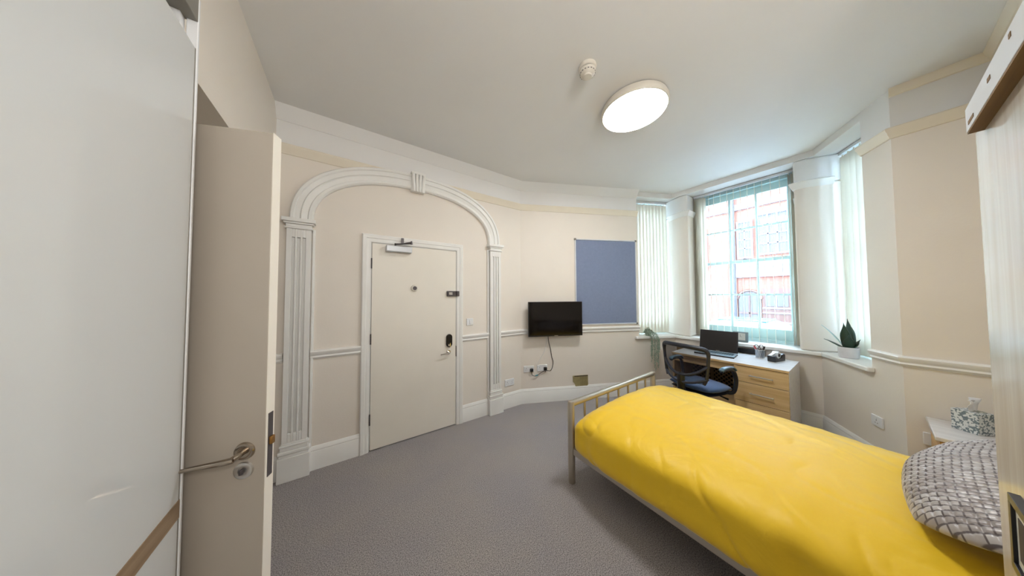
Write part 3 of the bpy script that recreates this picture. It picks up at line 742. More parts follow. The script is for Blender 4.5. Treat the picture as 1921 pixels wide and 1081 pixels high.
MB().box(-.475, -.014, -.61, .475, -.002, .61).build('felt_panel', M['felt'], nb)
mb = MB(); f = .016
mb.box(-.475-f, -.022, -.61-f, .475+f, 0, -.61); mb.box(-.475-f, -.022, .61, .475+f, 0, .61+f); mb.box(-.475-f, -.022, -.61, -.475, 0, .61); mb.box(.475, -.022, -.61, .475+f, 0, .61)
mb.build('board_frame', M['alu'], nb, bevel=.003)
for sx in (-1, 1):
    for sz in (-1, 1): MB().box(sx*.483-.014, -.0245, sz*.618-.014, sx*.483+.014, -.001, sz*.618+.014).build('corner_cap', M['track'], nb, bevel=.003)
def socket(loc, rotz, label, w_=.146, plugs=(), name='wall_socket', z=0):
    e = thing(name, label, 'socket', loc, rotz)
    MB().box(-w_/2, -.012, -.043, w_/2, 0, .043).build('face_plate', M['plastic_white'], e, bevel=.003)
    for sx in (-1, 1):
        if w_ < .11: sx = 0
        h = MB(); cx = sx*.036
        h.box(cx-.003, -.0128, .004, cx+.003, -.0115, .014); h.box(cx-.014, -.0128, -.016, cx-.007, -.0115, -.012); h.box(cx+.007, -.0128, -.016, cx+.014, -.0115, -.012)
        h.build('pin_holes', M['dark_metal'], e)
        MB().box(cx-.006+sx*.022, -.016, .012, cx+.006+sx*.022, -.010, .032).build('rocker', M['plastic_white'], e, bevel=.001)
        if w_ < .11: break
    return e
socket(on_tv(.105, .465), tva, 'left white double socket under the television, holding a black plug')
socket(on_tv(.295, .470), tva, 'right white double socket under the television')
def plug(s, z, col, label):
    e = thing('plug', label, 'plug', on_tv(s, z), tva)
    MB().box(-.022, -.045, -.024, .022, -.0125, .02).build('plug_body', col, e, bevel=.008)
    MB().tube([(0, -.03, -.02), (0, -.03, -.045)], .005, 8).build('cord_grip', col, e)
    return e
plug(.140, .455, M['black'], 'black plug in the left socket below the television')
plug(.335, .465, M['black'], 'small dark plug in the right socket below the television')
def tvp(s, y, z): p = A+tvd*s-tvn*y; return Vector((p.x, p.y, z))
c1 = [(.37, .05, .93), (.385, .03, .84), (.42, .012, .72), (.435, .012, .62), (.455, .012, .55), (.44, .015, .47), (.41, .02, .43), (.37, .03, .435), (.335, .03, .445)]
def smooth_path(pts, k=6):
    pts = [Vector(p) for p in pts]; out = []
    for i in range(len(pts)-1):
        a = pts[max(i-1, 0)]; b = pts[i]; c_ = pts[i+1]; d = pts[min(i+2, len(pts)-1)]
        for j in range(k):
            t_ = j/k; out.append(.5*((2*b)+(c_-a)*t_+(2*a-5*b+4*c_-d)*t_**2+(3*b-a-3*c_+d)*t_**3))
    out.append(pts[-1]); return out
tag(MB().tube(smooth_path([tvp(*p) for p in c1]), .0042, 8).build('cable', M['black']), 'black cable hanging from the television to the right socket', 'cable')
c2 = [(.36, .05, .93), (.36, .012, .82), (.33, .008, .70), (.27, .008, .60), (.235, .012, .52)]
tag(MB().tube(smooth_path([tvp(*p) for p in c2]), .0035, 8).build('cable', M['cable']), 'thin white aerial cable running down the wall behind the black one', 'cable')
c3 = [(.140, .03, .41), (.15, .035, .385), (.20, .03, .372), (.26, .02, .40), (.30, .018, .42), (.33, .02, .43)]
tag(MB().tube(smooth_path([tvp(*p) for p in c3]), .0042, 8).build('cable', M['dark_metal']), 'short grey cable looping between the two sockets', 'cable')
tag(MB().tube([tvp(.195, .028, .373), tvp(.23, .026, .383)], .008, 10).build('cable_clip', M['teal']), 'tiny teal clip on the looping cable', 'clip')
# vent
vn = thing('wall_vent', 'olive unpainted vent patch low on the wall above the skirting', 'vent', on_tv(.862, .255), tva)
vo = [(-.115, .078), (.113, .080), (.115, -.055), (.095, -.076), (-.078, -.078), (-.082, -.04), (-.112, -.005)]
plate_xz(vo, -.010, 0).build('vent_plate', M['olive'], vn)
for k in range(7):
    MB().box(.002+k*.016, -.016, -.058, .010+k*.016, -.009, .066).build('slat', M['olive'], vn)
MB().box(-.095, -.0165, .068, .108, -.009, .077).build('top_lip', M['dark_hole'], vn)
# blank plate by the pilaster
socket((1.80, YD, .33), 0, 'white double socket low on the wall right of the right pilaster')
socket((3.653, -.016, .425), math.atan2(-rd.y, -rd.x)+PI, 'white single socket on the slanted wall below the snake plant', w_=.1)
socket((3.46, -.235, .44), -PI/2, 'white socket on the right wall beside the bedside cabinet', w_=.086)

# ------------------------------------------------------------------ bed
BX0, BX1, BYF, BYH = 1.495, 2.80, 1.365, -.465
bed = thing('bed_frame', 'silver metal double bed frame with barred footboard', 'bed', ((BX0+BX1)/2, (BYF+BYH)/2, 0))
bcx, bcy = (BX0+BX1)/2, (BYF+BYH)/2
def bp_(x, y, z): return (x-bcx, y-bcy, z)
for y, top in ((BYF, .625), (BYH, .86)):
    for x in (BX0, BX1):
        MB().lathe([(0, 0), (.024, 0), (.027, .006), (.027, top), (.022, top+.008), (0, top+.012)], bp_(x, y, 0), 20).build('leg', M['bed_metal'], bed)
    MB().tube([bp_(BX0, y, top-.012), bp_(BX1, y, top-.012)], .0245, 18).build('top_rail', M['bed_metal'], bed)
    MB().box(*bp_(BX0+.02, y-.012, .20), *bp_(BX1-.02, y+.012, .235)).build('bottom_rail', M['bed_metal'], bed)
    bar = None
    for k in range(1, 8):
        x = BX0+(BX1-BX0)*k/8
        if bar is None: bar = MB().tube([(0, 0, .235), (0, 0, top-.02)], .0095, 12).build('bar', M['bed_metal'], bed); b_ = bar
        else: b_ = bar.copy(); COL.objects.link(b_)
        b_.location = bp_(x, y, 0)
for x in (BX0+.004, BX1-.004):
    MB().box(*bp_(x-.012, BYH, .225), *bp_(x+.012, BYF, .275)).build('side_rail', M['bed_metal'], bed, bevel=.003)
bar = None
for k in range(12):
    y = BYH+.1+k*.15
    if bar is None: bar = MB().box(-(BX1-BX0)/2+.012, -.03, .240, (BX1-BX0)/2-.02, .03, .250).build('slat', M['pine'], bed); b_ = bar
    else: b_ = bar.copy(); COL.objects.link(b_)
    b_.location = (0, y-bcy, 0)
tag(MB().box(BX0+.03, BYH+.05, .251, BX1-.03, BYF-.07, .45).build('mattress', M['mattress'], bevel=.03, bseg=4), 'white mattress under the yellow duvet', 'mattress')

def superc(a): return math.copysign(abs(math.cos(a))**(2/3.6), math.cos(a)), math.copysign(abs(math.sin(a))**(2/3.6), math.sin(a))
def make_duvet():
    nu, nv = 200, 150
    bm = bmesh.new(); uvg = []
    cx = (BX0+BX1)/2
    y0, y1 = BYF-.045, BYH+.06
    L_ = y0-y1
    for i in range(nu+1):
        u = i/nu; s_ = u*L_
        # foot end closes down like a rounded cushion
        r_ = .17
        if s_ < r_:
            q = max(0.0, s_/r_); k = (1-(1-q)**2.6)**(1/2.6)
        else: k = 1
        row = []
        for j in range(nv+1):
            v = j/nv
            ang = math.radians(-36)+math.radians(252)*v
            c_, sn = superc(ang)
            a_ = .672+.022*math.sin(s_*2.3+.6)
            b_ = .165
            x = cx-c_*(a_-(1-k)*.05)
            zc = .412
            z = zc+(sn*b_ if sn > 0 else sn*.215)*(k*.80+.20 if sn > 0 else 1)
            if sn <= 0: x -= math.copysign(.085*sn*sn, cx-x)
            dome = max(0, sn)**1.5*.022*math.cos((x-cx)/.66*PI/2)
            z += dome
            y = y0 - s_ + (.02*(1-k))
            p = Vector((x, y, z))
            # broad fullness and drapes
            nrm = Vector((-(c_), 0, max(sn, -.2))).normalized()
            d = noise.noise(Vector((x*2.3, y*1.9, z*1.5)))*.014*k
            wv = noise.noise(Vector((x*1.2+y*3.2, y*2.2-x*5.0, 3.1)))
            d += -.006*(max(0, 1-abs(wv)*4)**2)*(.35+.65*max(0, sn))
            sw = noise.noise(Vector((y*6.5+z*2.0, z*1.3, 7.7)))
            side = max(0, abs(c_)-.62)/.38
            d += side*(.017*sw - .012*max(0, 1-abs(noise.noise(Vector((y*4.2-z*3, z*1.1, 2.2))))*6)**2)
            w2 = noise.noise(Vector((x*6+y*9, y*5-x*8, 9.3)))
            d -= .002*max(0, 1-abs(w2)*3)
            p += nrm*d
            row.append(bm.verts.new(p))
        uvg.append(row)
    for i in range(nu):
        for j in range(nv): bm.faces.new((uvg[i][j], uvg[i+1][j], uvg[i+1][j+1], uvg[i][j+1]))
    # close foot face
    cen = [bm.verts.new((v.co.x*.0+(cx+(v.co.x-cx)*.96), v.co.y-.01, .42+(v.co.z-.42)*.9)) for v in uvg[0]]
    for j in range(nv): bm.faces.new((uvg[0][j], uvg[0][j+1], cen[j+1], cen[j]))
    mid = bm.verts.new((cx, y0-.012, .42))
    for j in range(nv): bm.faces.new((cen[j], cen[j+1], mid))
    mb = MB(); mb.bm.free(); mb.bm = bm
    return mb.build('duvet', M['duvet'], smooth=180)
dv = tag(make_duvet(), 'bright yellow duvet spread over the bed', 'duvet')

def make_pillow():
    nu, nv = 330, 140; Lx, Ly = .98, .44
    bm = bmesh.new(); uvl = bm.loops.layers.uv.new('UVMap'); top = []; bot = []; coords = {}
    for side, store in ((1, top), (-1, bot)):
        for i in range(nu+1):
            row = []
            for j in range(nv+1):
                u = -1+2*i/nu; v = -1+2*j/nv
                e = max(0, (1-abs(u)**2.6))**.55*max(0, (1-abs(v)**2.6))**.55
                pin = 1-.06*(1-abs(v)**2)*abs(u)**3
                x = u*math.sqrt(1-v*v*.34)*Lx/2; y = v*math.sqrt(1-u*u*.34)*Ly/2
                h = (.105 if side > 0 else .045)*e
                z = side*h
                if side > 0:
                    U, Vv = y, x
                    rowi = math.floor(Vv/.021); fx = (U/.042+(.5 if rowi % 2 else 0)) % 1; fy = (Vv/.021) % 1
                    bumpy = (min(fx, 1-fx)*2*3); bumpy = min(1, bumpy); by = min(1, min(fy, 1-fy)*2*1.8)
                    z += .0062*(math.sqrt(max(0, bumpy*by)))*min(1, e*3)
                    z += .006*noise.noise(Vector((x*9, y*9, 0)))*min(1, e*2)
                vtx = bm.verts.new((x, y, z)); coords[vtx] = (x, y); row.append(vtx); vtx.co.y -= .17*(.5+.5*v)*max(0, (u-.15)/.85)**1.8; vtx.co.z += .02*max(0, (u-.15)/.85)**2
            store.append(row)
    for store, flip in ((top, False), (bot, True)):
        for i in range(nu):
            for j in range(nv):
                q = (store[i][j], store[i+1][j], store[i+1][j+1], store[i][j+1])
                f = bm.faces.new(q[::-1] if flip else q)
                for l in f.loops: l[uvl].uv = coords[l.vert][::-1]
    bmesh.ops.remove_doubles(bm, verts=bm.verts, dist=.0004)
    mb = MB(); mb.bm.free(); mb.bm = bm
    o = mb.build('pillow', M['pillow'], smooth=180)
    return o
pw = tag(make_pillow(), 'grey quilted pillow with brick-like stitched pattern at the bed head', 'pillow')
pw.rotation_euler = Euler((math.radians(-20), math.radians(0), math.radians(-5)), 'XYZ')
pw.location = (2.14, -.275, .70)

# ------------------------------------------------------------------ bedside cabinet and tissue box
bc = thing('bedside_cabinet', 'pine bedside cabinet with pale top against the right wall', 'cabinet', (3.235, -.345, 0))
MB().box(-.21, -.125, 0, .205, .125, .575).build('cabinet_body', M['pine'], bc, bevel=.003)
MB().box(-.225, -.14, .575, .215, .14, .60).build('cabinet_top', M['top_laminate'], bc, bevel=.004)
for zz in (.40, .22, .04):
    d_ = MB().box(-.222, -.115, zz, -.21, .115, zz+.16).build('drawer', M['pine'], bc, bevel=.003)
    MB().lathe([(0, .02), (.01, .02), (.013, .012), (.006, 0)], seg=12, mtx=Matrix.Translation((-.222, 0, zz+.08)) @ Matrix.Rotation(-PI/2, 4, 'Y')).build('knob', M['pine'], d_)
tb = thing('tissue_box', 'speckled grey and white tissue box on the bedside cabinet', 'tissue box', (3.309, -.352, .60), math.radians(50.9))
MB().box(-.05, -.05, 0, .05, .05, .13).build('carton', M['speckle'], tb, bevel=.002)
bm = bmesh.new(); g = []
for i in range(15):
    row = []
    for j in range(15):
        a = (i/14-.5)*1.9; r_ = j/14
        x = a*.034*(1+r_*.9); z = .045+r_*.075+noise.noise(Vector((a*3, r_*3, 1)))*.014*r_; y = noise.noise(Vector((a*4, r_*2, 5)))*.03*r_+math.sin(a*3)*.014*(.3+r_)
        row.append(bm.verts.new((x, y, .084+z)))
    g.append(row)
for i in range(14):
    for j in range(14): bm.faces.new((g[i][j], g[i+1][j], g[i+1][j+1], g[i][j+1]))
mb = MB(); mb.bm.free(); mb.bm = bm
o = mb.build('tissue', M['tissue'], tb, smooth=180); o.rotation_euler = (0, 0, math.radians(-80))
sd = o.modifiers.new('solid', 'SOLIDIFY'); sd.thickness = .002

# ------------------------------------------------------------------ desk
dk = thing('desk', 'oak pedestal desk with glare-paled top and bar-handled drawers under the window', 'desk', (3.83, .96, 0))
def D(mb, a, b, c_, d_, e_, f_): return mb.box(a-3.83, b-.96, c_, d_-3.83, e_-.96, f_)
DY0, DY1, DXF, DXB = .452, 1.468, 3.53, 4.135
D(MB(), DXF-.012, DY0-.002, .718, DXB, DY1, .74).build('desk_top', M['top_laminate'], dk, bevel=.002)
D(MB(), DXF-.014, DY0-.001, .7185, DXF-.0115, DY1, .7385).build('edge_band', M['oak'], dk)
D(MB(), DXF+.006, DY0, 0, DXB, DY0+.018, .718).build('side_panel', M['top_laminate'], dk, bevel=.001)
D(MB(), DXF+.02, DY0+.40, 0, DXB-.04, DY0+.418, .718).build('side_panel', M['oak_v'], dk, bevel=.001)
D(MB(), DXF+.006, DY1-.02, 0, DXB-.02, DY1, .718).build('end_panel', M['oak_v'], dk, bevel=.001)
D(MB(), DXF+.03, DY0+.418, .628, DXF+.046, DY1-.02, .718).build('apron', M['oak'], dk, bevel=.001)
D(MB(), DXB-.3, DY0+.418, .10, DXB-.285, DY1-.02, .34).build('modesty_panel', M['oak'], dk, bevel=.001)
D(MB(), DXF+.03, DY0+.018, .03, DXB-.03, DY0+.40, .70).build('pedestal_core', M['dark_hole'], dk)
D(MB(), DXF+.02, DY0+.018, 0, DXF+.036, DY0+.40, .06).build('plinth', M['oak'], dk)
for (za, zb) in ((.548, .712), (.345, .543), (.065, .340)):
    d_ = D(MB(), DXF-.004, DY0+.004, za, DXF+.014, DY0+.402, zb).build('drawer', M['oak'], dk, bevel=.0015)
    zz = zb-.085 if zb > .7 else zb-.10
    yc = .645-.96
    h = MB(); xh = DXF-.03-3.83
    h.tube([(xh, yc-.088, zz), (xh, yc+.088, zz)], .0055, 10)
    for s_ in (-.078, .078): h.tube([(xh, yc+s_, zz), (xh+.028, yc+s_, zz)], .004, 8)
    h.build('handle', M['silver'], d_)
# lattice radiator cover in the bay behind the desk
rc = thing('radiator_cover', 'brown lattice radiator cover behind the desk in the bay', 'radiator cover', (4.165, .96, 0))
def RC(mb, a, b, c_, d_, e_, f_): return mb.box(a-4.165, b-.96, c_, d_-4.165, e_-.96, f_)
mb = MB(); RC(mb, 4.142, .50, .0, 4.16, .54, .72); RC(mb, 4.142, 1.62, 0, 4.16, 1.66, .72); RC(mb, 4.142, .54, .66, 4.16, 1.62, .72); RC(mb, 4.142, .54, .02, 4.16, 1.62, .26); RC(mb, 4.142, 1.22, .26, 4.16, 1.25, .66)
mb.build('cover_frame', M['lattice'], rc, bevel=.002)
RC(MB(), 4.166, .50, .0, 4.178, 1.66, .72).build('back_board', M['dark_hole'], rc)
mb = MB()
def clipline(y0_, z0_, dy, dz, ya, yb, za, zb):
    ts = []
    t0, t1 = -10, 10
    for p0_, d_, lo, hi in ((y0_, dy, ya, yb), (z0_, dz, za, zb)):
        a_, b_ = (lo-p0_)/d_, (hi-p0_)/d_
        if a_ > b_: a_, b_ = b_, a_
        t0, t1 = max(t0, a_), min(t1, b_)
    return (t0, t1) if t1-t0 > .01 else None
for sgn_ in (1, -1):
    for k in range(-30, 60):
        y_ = .54+k*.052
        c_ = clipline(y_, .26, .7071*sgn_, .7071, .54, 1.62, .26, .66)
        if c_:
            mid = (c_[0]+c_[1])/2; ln = (c_[1]-c_[0])/2
            py, pz = y_+.7071*sgn_*mid, .26+.7071*mid
            mt = Matrix.Translation((4.151+.004*sgn_-4.165, py-.96, pz)) @ Matrix.Rotation(sgn_*-PI/4+PI/2*0, 4, 'X')
            mb.box(-.002, -.007, -ln, .002, .007, ln, mt)
tag(mb.build('lattice', M['lattice'], rc), kind='stuff')
tag(MB().box(4.14, .72, .745, 4.19, 1.30, .80).build('dark_gap_bar', M['black'], bevel=.003), 'long black bar filling in the dark gap between the desk and the sill', 'dark gap')  # black bar put in for the dark gap behind the desk

# laptop
la = math.radians(5)
lt = thing('laptop', 'open laptop with black screen and silver-blue keyboard deck', 'laptop', (3.79, 1.09, .74), la)
MB().box(-.12, -.19, 0, .12, .19, .016).build('base', M['black'], lt, bevel=.004)
MB().box(-.118, -.188, .016, .118, .188, .0185).build('keyboard_deck', M['laptop_silver'], lt, bevel=.001)
mb = MB()
for r_ in range(5):
    for c_ in range(15): mb.box(-.035+r_*.024, -.165+c_*.0222, .0185, -.035+r_*.024+.019, -.165+c_*.0222+.018, .0205)
tag(mb.build('keys', M['key'], lt), kind='stuff')
MB().box(-.105, -.02, .0185, -.05, .07, .0192).build('touchpad', M['track'], lt)
mt = Matrix.Translation((.122, 0, .02)) @ Matrix.Rotation(math.radians(14), 4, 'Y')
ld = MB().box(0, -.19, 0, .008, .19, .262, mt).build('lid', M['black'], lt, bevel=.004)
MB().box(-.0012, -.178, .02, .0, .178, .252, mt).build('screen', M['laptop_screen'], ld)
MB().box(-.002, -.018, .007, -.0005, .018, .013, mt).build('badge', M['track'], ld)

# pen cup with scissors
pc = thing('pen_cup', 'round silver wire-mesh pen cup on the desk', 'pen cup', (4.0, .735, .74))
MB().lathe([(.037, .002), (.042, .095)], seg=28).build('mesh_wall', M['wire_mesh'], pc)
mb = MB()
for z_, r_ in ((.003, .037), (.094, .042)): mb.tube([(r_*math.cos(a*PI/12), r_*math.sin(a*PI/12), z_) for a in range(24)], .0022, 6, closed=True)
for a in range(12):
    an = a*PI/6
    for s_ in (1, -1): mb.tube([(.037*math.cos(an), .037*math.sin(an), .003), (.0395*math.cos(an+s_*.3), .0395*math.sin(an+s_*.3), .05), (.042*math.cos(an+s_*.6), .042*math.sin(an+s_*.6), .094)], .0009, 4)
mb.lathe([(0, .0005), (.037, .002)], seg=24)
mb.build('wire_rims', M['silver'], pc)
def scissors(loc, rot, col, label, tiltz):
    e = thing('scissors', label, 'scissors', loc); e.rotation_euler = rot
    mb = MB()
    for s_ in (-1, 1): mb.prism([(-.003, 0), (.003, 0), (.006*s_+.002, .07), (.004*s_-.004, .07)], -.001+s_*.0012, .001+s_*.0012, mtx=Matrix.Rotation(PI/2, 4, 'X'))
    mb.build('blades', M['chrome'], e)
    for s_ in (-1, 1):
        mb = MB(); c_ = Vector((s_*.021, 0, .118))
        mb.tube([c_+Vector((.017*math.cos(a*PI/9), 0, .023*math.sin(a*PI/9))) for a in range(18)], .0036, 7, closed=True)
        mb.tube([(-s_*.004, 0, .062), (s_*.002, 0, .082), (s_*.014, 0, .099)], .0045, 7)
        mb.build('finger_loop', col, e)
    return e
scissors((4.0, .728, .752), (math.radians(-6), math.radians(4), math.radians(80)), M['dark_metal'], 'grey-handled scissors standing in the pen cup', 0)
def pen(dx, dy, tx, ty, col, label, name='pen', ln=.135):
    e = thing(name, label, 'pen', (4.0+dx, .735+dy, .746))
    e.rotation_euler = (tx, ty, 0)
    MB().tube([(0, 0, 0), (0, 0, .01), (0, 0, ln-.03)], [.001, .004, .004], 8).build('barrel', M['silver'] if col == M['red'] else col, e)
    MB().tube([(0, 0, ln-.03), (0, 0, ln)], [.0065, .006], 8).build('cap', col, e)
pen(.01, .012, math.radians(-16), math.radians(-4), M['red'], 'red-capped pen leaning left in the pen cup')
pen(-.012, .008, math.radians(-12), math.radians(-8), M['red'], 'red-topped marker at the front of the pen cup', 'marker', .125)
pen(-.005, -.012, math.radians(12), math.radians(5), M['black'], 'black pen in the pen cup beside the scissors')

# tape dispenser
td = thing('tape_dispenser', 'black desk tape dispenser with a white roll, right of the pen cup', 'tape dispenser', (3.955, .600, .74), math.radians(-14))
def plate_prof(pts, y0, y1): return plate_xz(pts, y0, y1)
prof = [(-.095, 0), (.105, 0), (.108, .065), (.085, .078), (.05, .068), (.03, .04), (-.02, .03), (-.05, .045), (-.08, .068), (-.095, .062)]
plate_prof(prof, -.033, .033).build('dispenser_body', M['black'], td, bevel=.004)
rt = Matrix.Translation((.005, 0, .066)) @ Matrix.Rotation(PI/2, 4, 'X')
MB().lathe([(.018, -.024), (.038, -.024), (.038, .024), (.018, .024), (.018, -.024)], seg=32, mtx=rt).build('tape_roll', M['tape'], td)
MB().lathe([(.0, -.028), (.017, -.028), (.017, .028), (0, .028)], seg=24, mtx=rt).build('hub', M['black'], td)
MB().box(-.095, -.012, .098, .005, .012, .1, Matrix.Rotation(math.radians(-14), 4, 'Y')).build('tape_strip', M['tape'], td)
MB().box(-.098, -.02, .06, -.09, .02, .072).build('cutter', M['silver'], td)

# desk clock on sill
ck = thing('desk_clock', 'small grey square clock on the sill behind the laptop', 'clock', (4.285, .965, .86), math.radians(-4))
MB().box(-.012, -.075, 0, .012, .075, .13, Matrix.Rotation(math.radians(6), 4, 'Y')).build('clock_case', M['clock_grey'], ck, bevel=.004)
MB().box(-.0145, -.05, .022, -.012, .05, .112, Matrix.Rotation(math.radians(6), 4, 'Y')).build('clock_face', M['photo'], ck)
mb = MB(); rr = Matrix.Rotation(math.radians(6), 4, 'Y')
mb.box(-.016, -.001, .065, -.0145, .001, .095, rr); mb.box(-.016, -.018, .066, -.0145, 0, .068, rr)
mb.build('clock_hands', M['black'], ck)

# ------------------------------------------------------------------ snake plant
sp_ = thing('potted_snake_plant', 'dark green snake plant in a white pot on the right sill', 'plant', (4.045, .125, .86))
MB().lathe([(0, 0), (.055, 0), (.062, .008), (.066, .10), (.062, .104), (.058, .10), (.054, .085), (0, .085)], seg=36).build('pot', M['pot'], sp_)
MB().lathe([(0, .088), (.05, .086), (.055, .08)], seg=20).build('soil', M['dark_hole'], sp_)
def leaf(base, az, tilt, ln, wd, m, name='leaf', curve=.15, twist=0):
    bm = bmesh.new(); n = 12; L_ = []
    for i in range(n+1):
        t_ = i/n; wdt = wd*math.sin(min(1, (t_*.86+.14))*PI)**.7*(1 if t_ < .55 else max(0, (1-(t_-.55)/.45))**.75)
        bend = tilt+curve*t_
        x = math.sin(bend)*ln*t_; z = math.cos(bend)*ln*t_
        row = []
        for k in (-1, -.5, 0, .5, 1): row.append(bm.verts.new((x-abs(k)*wdt*.22*math.cos(bend)*-1, k*wdt, z)))
        L_.append(row)
    for a_, b_ in zip(L_, L_[1:]):
        for k in range(4): bm.faces.new((a_[k], a_[k+1], b_[k+1], b_[k]))
    mb = MB(); mb.bm.free(); mb.bm = bm
    o = mb.build(name, m, sp_, smooth=180)
    md = o.modifiers.new('solid', 'SOLIDIFY'); md.thickness = .004
    o.location = base; o.rotation_euler = (0, 0, az)
    return o
va = math.radians(180)
leaf((0, .008, .08), math.radians(165), math.radians(3), .27, .034, M['leaf'], twist=.1)
leaf((.005, -.016, .08), math.radians(200), math.radians(-4), .30, .032, M['leaf'], curve=-.1)
leaf((-.01, .0, .08), math.radians(190), math.radians(10), .16, .034, M['leaf'])
leaf((0, .015, .08), math.radians(75), math.radians(48), .16, .024, M['leaf'], curve=.2)
leaf((.01, -.01, .08), math.radians(-60), math.radians(25), .12, .03, M['leaf'])
leaf((.015, .015, .08), math.radians(70), math.radians(24), .27, .011, M['leaf_white'], curve=.2)

# ------------------------------------------------------------------ trailing plant on left sill
tp = thing('trailing_plant', 'grey-green trailing plant spilling over the left sill', 'plant', (3.80, 1.905, .86))
MB().lathe([(0, 0), (.036, 0), (.046, .07), (.042, .072), (.038, .06), (0, .06)], seg=24).build('pot', M['leaf_grey'], tp)
inw = -tvn
mb = MB()
def leaflet(mb, p, s_):
    d = Vector((random.uniform(-1, 1), random.uniform(-1, 1), random.uniform(-.7, .9))).normalized()
    u_ = d.orthogonal().normalized(); q = d.cross(u_)
    a = mb.bm.verts.new(p); b = mb.bm.verts.new(p+d*s_*.5+u_*s_*.32); c_ = mb.bm.verts.new(p+d*s_); e_ = mb.bm.verts.new(p+d*s_*.5-u_*s_*.32); m0 = mb.bm.verts.new(p+d*s_*.5+q*s_*.12)
    for f in ((a, b, m0), (b, c_, m0), (c_, e_, m0), (e_, a, m0)): mb.bm.faces.new(f)
for k in range(420):
    a = random.uniform(0, 2*PI); r_ = random.uniform(0, .055); leaflet(mb, Vector((r_*math.cos(a), r_*math.sin(a), .045+random.uniform(0, .075)*(1-r_/.09))), .022)
tag(mb.build('foliage', M['leaf_grey'], tp, smooth=0), kind='stuff')
for k in range(13):
    side = tvd*(-.065+.0125*k); outd = .125+random.uniform(-.008, .03); ln = [.26, .36, .20, .30, .44, .34, .50, .38, .46, .30, .42, .24, .18][k]*random.uniform(.92, 1.05)
    st = Vector((0, 0, .075)); e1 = Vector((side.x+inw.x*outd*.6, side.y+inw.y*outd*.6, .07)); e2 = Vector((side.x+inw.x*outd, side.y+inw.y*outd, .0)); e3 = Vector((side.x*1.1+inw.x*(outd-.008), side.y*1.1+inw.y*(outd-.008), -ln))
    pts = bez(st, e1, e2, e2+Vector((0, 0, -.04)), 8)+bez(e2+Vector((0, 0, -.04)), e2+Vector((0, 0, -ln*.5)), e3+Vector((0, 0, ln*.3)), e3, 16)[1:]
    mb = MB(); mb.tube(pts, .0013, 4)
    for q in range(len(pts)-1):
        for rpt in range(5):
            p = pts[q].lerp(pts[q+1], random.random()); leaflet(mb, p, random.uniform(.011, .019))
    mb.build('strand', M['leaf_grey'], tp, smooth=0)

# ------------------------------------------------------------------ office chair (local: +x towards the desk, z up)
CA = math.radians(-13)
ch = thing('office_chair', 'dark blue office chair with mesh back, turned to the desk', 'office chair', (3.30, 1.10, 0), CA)
# seat
def cushion(w_, d, h, zc, n=26):
    bm = bmesh.new(); T_ = []; Bm = []
    for i in range(n+1):
        r1 = []; r2 = []
        for j in range(n+1):
            u = -1+2*i/n; v = -1+2*j/n
            e = (max(0, 1-abs(u)**4)*max(0, 1-abs(v)**4))**.5
            # squircle mapping
            x = u*math.sqrt(1-v*v*.28)*d/2; y = v*math.sqrt(1-u*u*.28)*w_/2
            r1.append(bm.verts.new((x, y, zc+h*.55*e-.03*max(0, u)**3))); r2.append(bm.verts.new((x, y, zc-h*.45*e-.03*max(0, u)**3)))
        T_.append(r1); Bm.append(r2)
    for i in range(n):
        for j in range(n): bm.faces.new((T_[i][j], T_[i+1][j], T_[i+1][j+1], T_[i][j+1])); bm.faces.new((Bm[i][j+1], Bm[i+1][j+1], Bm[i+1][j], Bm[i][j]))
    bmesh.ops.remove_doubles(bm, verts=bm.verts, dist=.0005)
    mb = MB(); mb.bm.free(); mb.bm = bm; return mb
cushion(.49, .47, .075, .485).build('seat', M['blue_fabric'], ch, smooth=180)
cushion(.46, .44, .04, .435).build('seat_shell', M['frame_plastic'], ch, smooth=60)
XB = -.255
def bk(y, z): return Vector((XB-.10*max(0, z-.6)**1.0*.6-.06*(1-(y/.23)**2)+.03, y, z))
loop = []
TOPZ = .925
for (y, z) in [(-.19, .56), (-.212, .62), (-.222, .70), (-.230, .78), (-.235, .85), (-.232, .89), (-.215, .915), (-.18, TOPZ), (-.09, TOPZ+.006), (0, TOPZ+.008), (.09, TOPZ+.006), (.18, TOPZ), (.215, .915), (.232, .89), (.235, .85), (.230, .78), (.222, .70), (.212, .62), (.19, .56)]: loop.append(bk(y, z))
loop = smooth_path(loop, 4)
MB().tube(loop, [.015+.008*max(0, min(1, (p.z-.84)/.08)) for p in loop], 12).build('back_frame', M['frame_plastic'], ch)
# mesh panel
bm = bmesh.new(); g = []
for i in range(17):
    row = []
    z = .56+(TOPZ-.56)*i/16; hw = .19+(.232-.19)*min(1, (z-.56)/.2)
    if z > .89: hw = .215
    for j in range(13):
        y = -hw+2*hw*j/12; row.append(bm.verts.new(bk(y, z)))
    g.append(row)
for i in range(16):
    for j in range(12): bm.faces.new((g[i][j], g[i][j+1], g[i+1][j+1], g[i+1][j]))
mb = MB(); mb.bm.free(); mb.bm = bm; mb.build('back_mesh', M['mesh'], ch, smooth=180)
def arc(zs, zm, bulge, r_, name, m, flat=1.0):
    pts = []
    for i in range(21):
        v = -1+i/10; y = v*.225; z = zm+(zs-zm)*abs(v)**2.2
        p = bk(y, z); pts.append(Vector((p.x-bulge*(1-v*v), y, z)))
    MB().tube(pts, r_, 10, flat=flat).build(name, m, ch)
arc(.745, .625, .03, .015, 'lumbar_hoop', M['frame_plastic'])
arc(.62, .55, .035, .012, 'lumbar_bar', M['frame_plastic'])
mb = MB(); mb.tube([(XB-.045, 0, .64), (XB-.05, 0, .56), (XB-.05, 0, .48), (XB-.02, 0, .42), (XB+.10, 0, .40), (-.02, 0, .40)], [.034, .040, .040, .036, .028, .024], 12, flat=.8)
mb.build('back_spine', M['black'], ch)
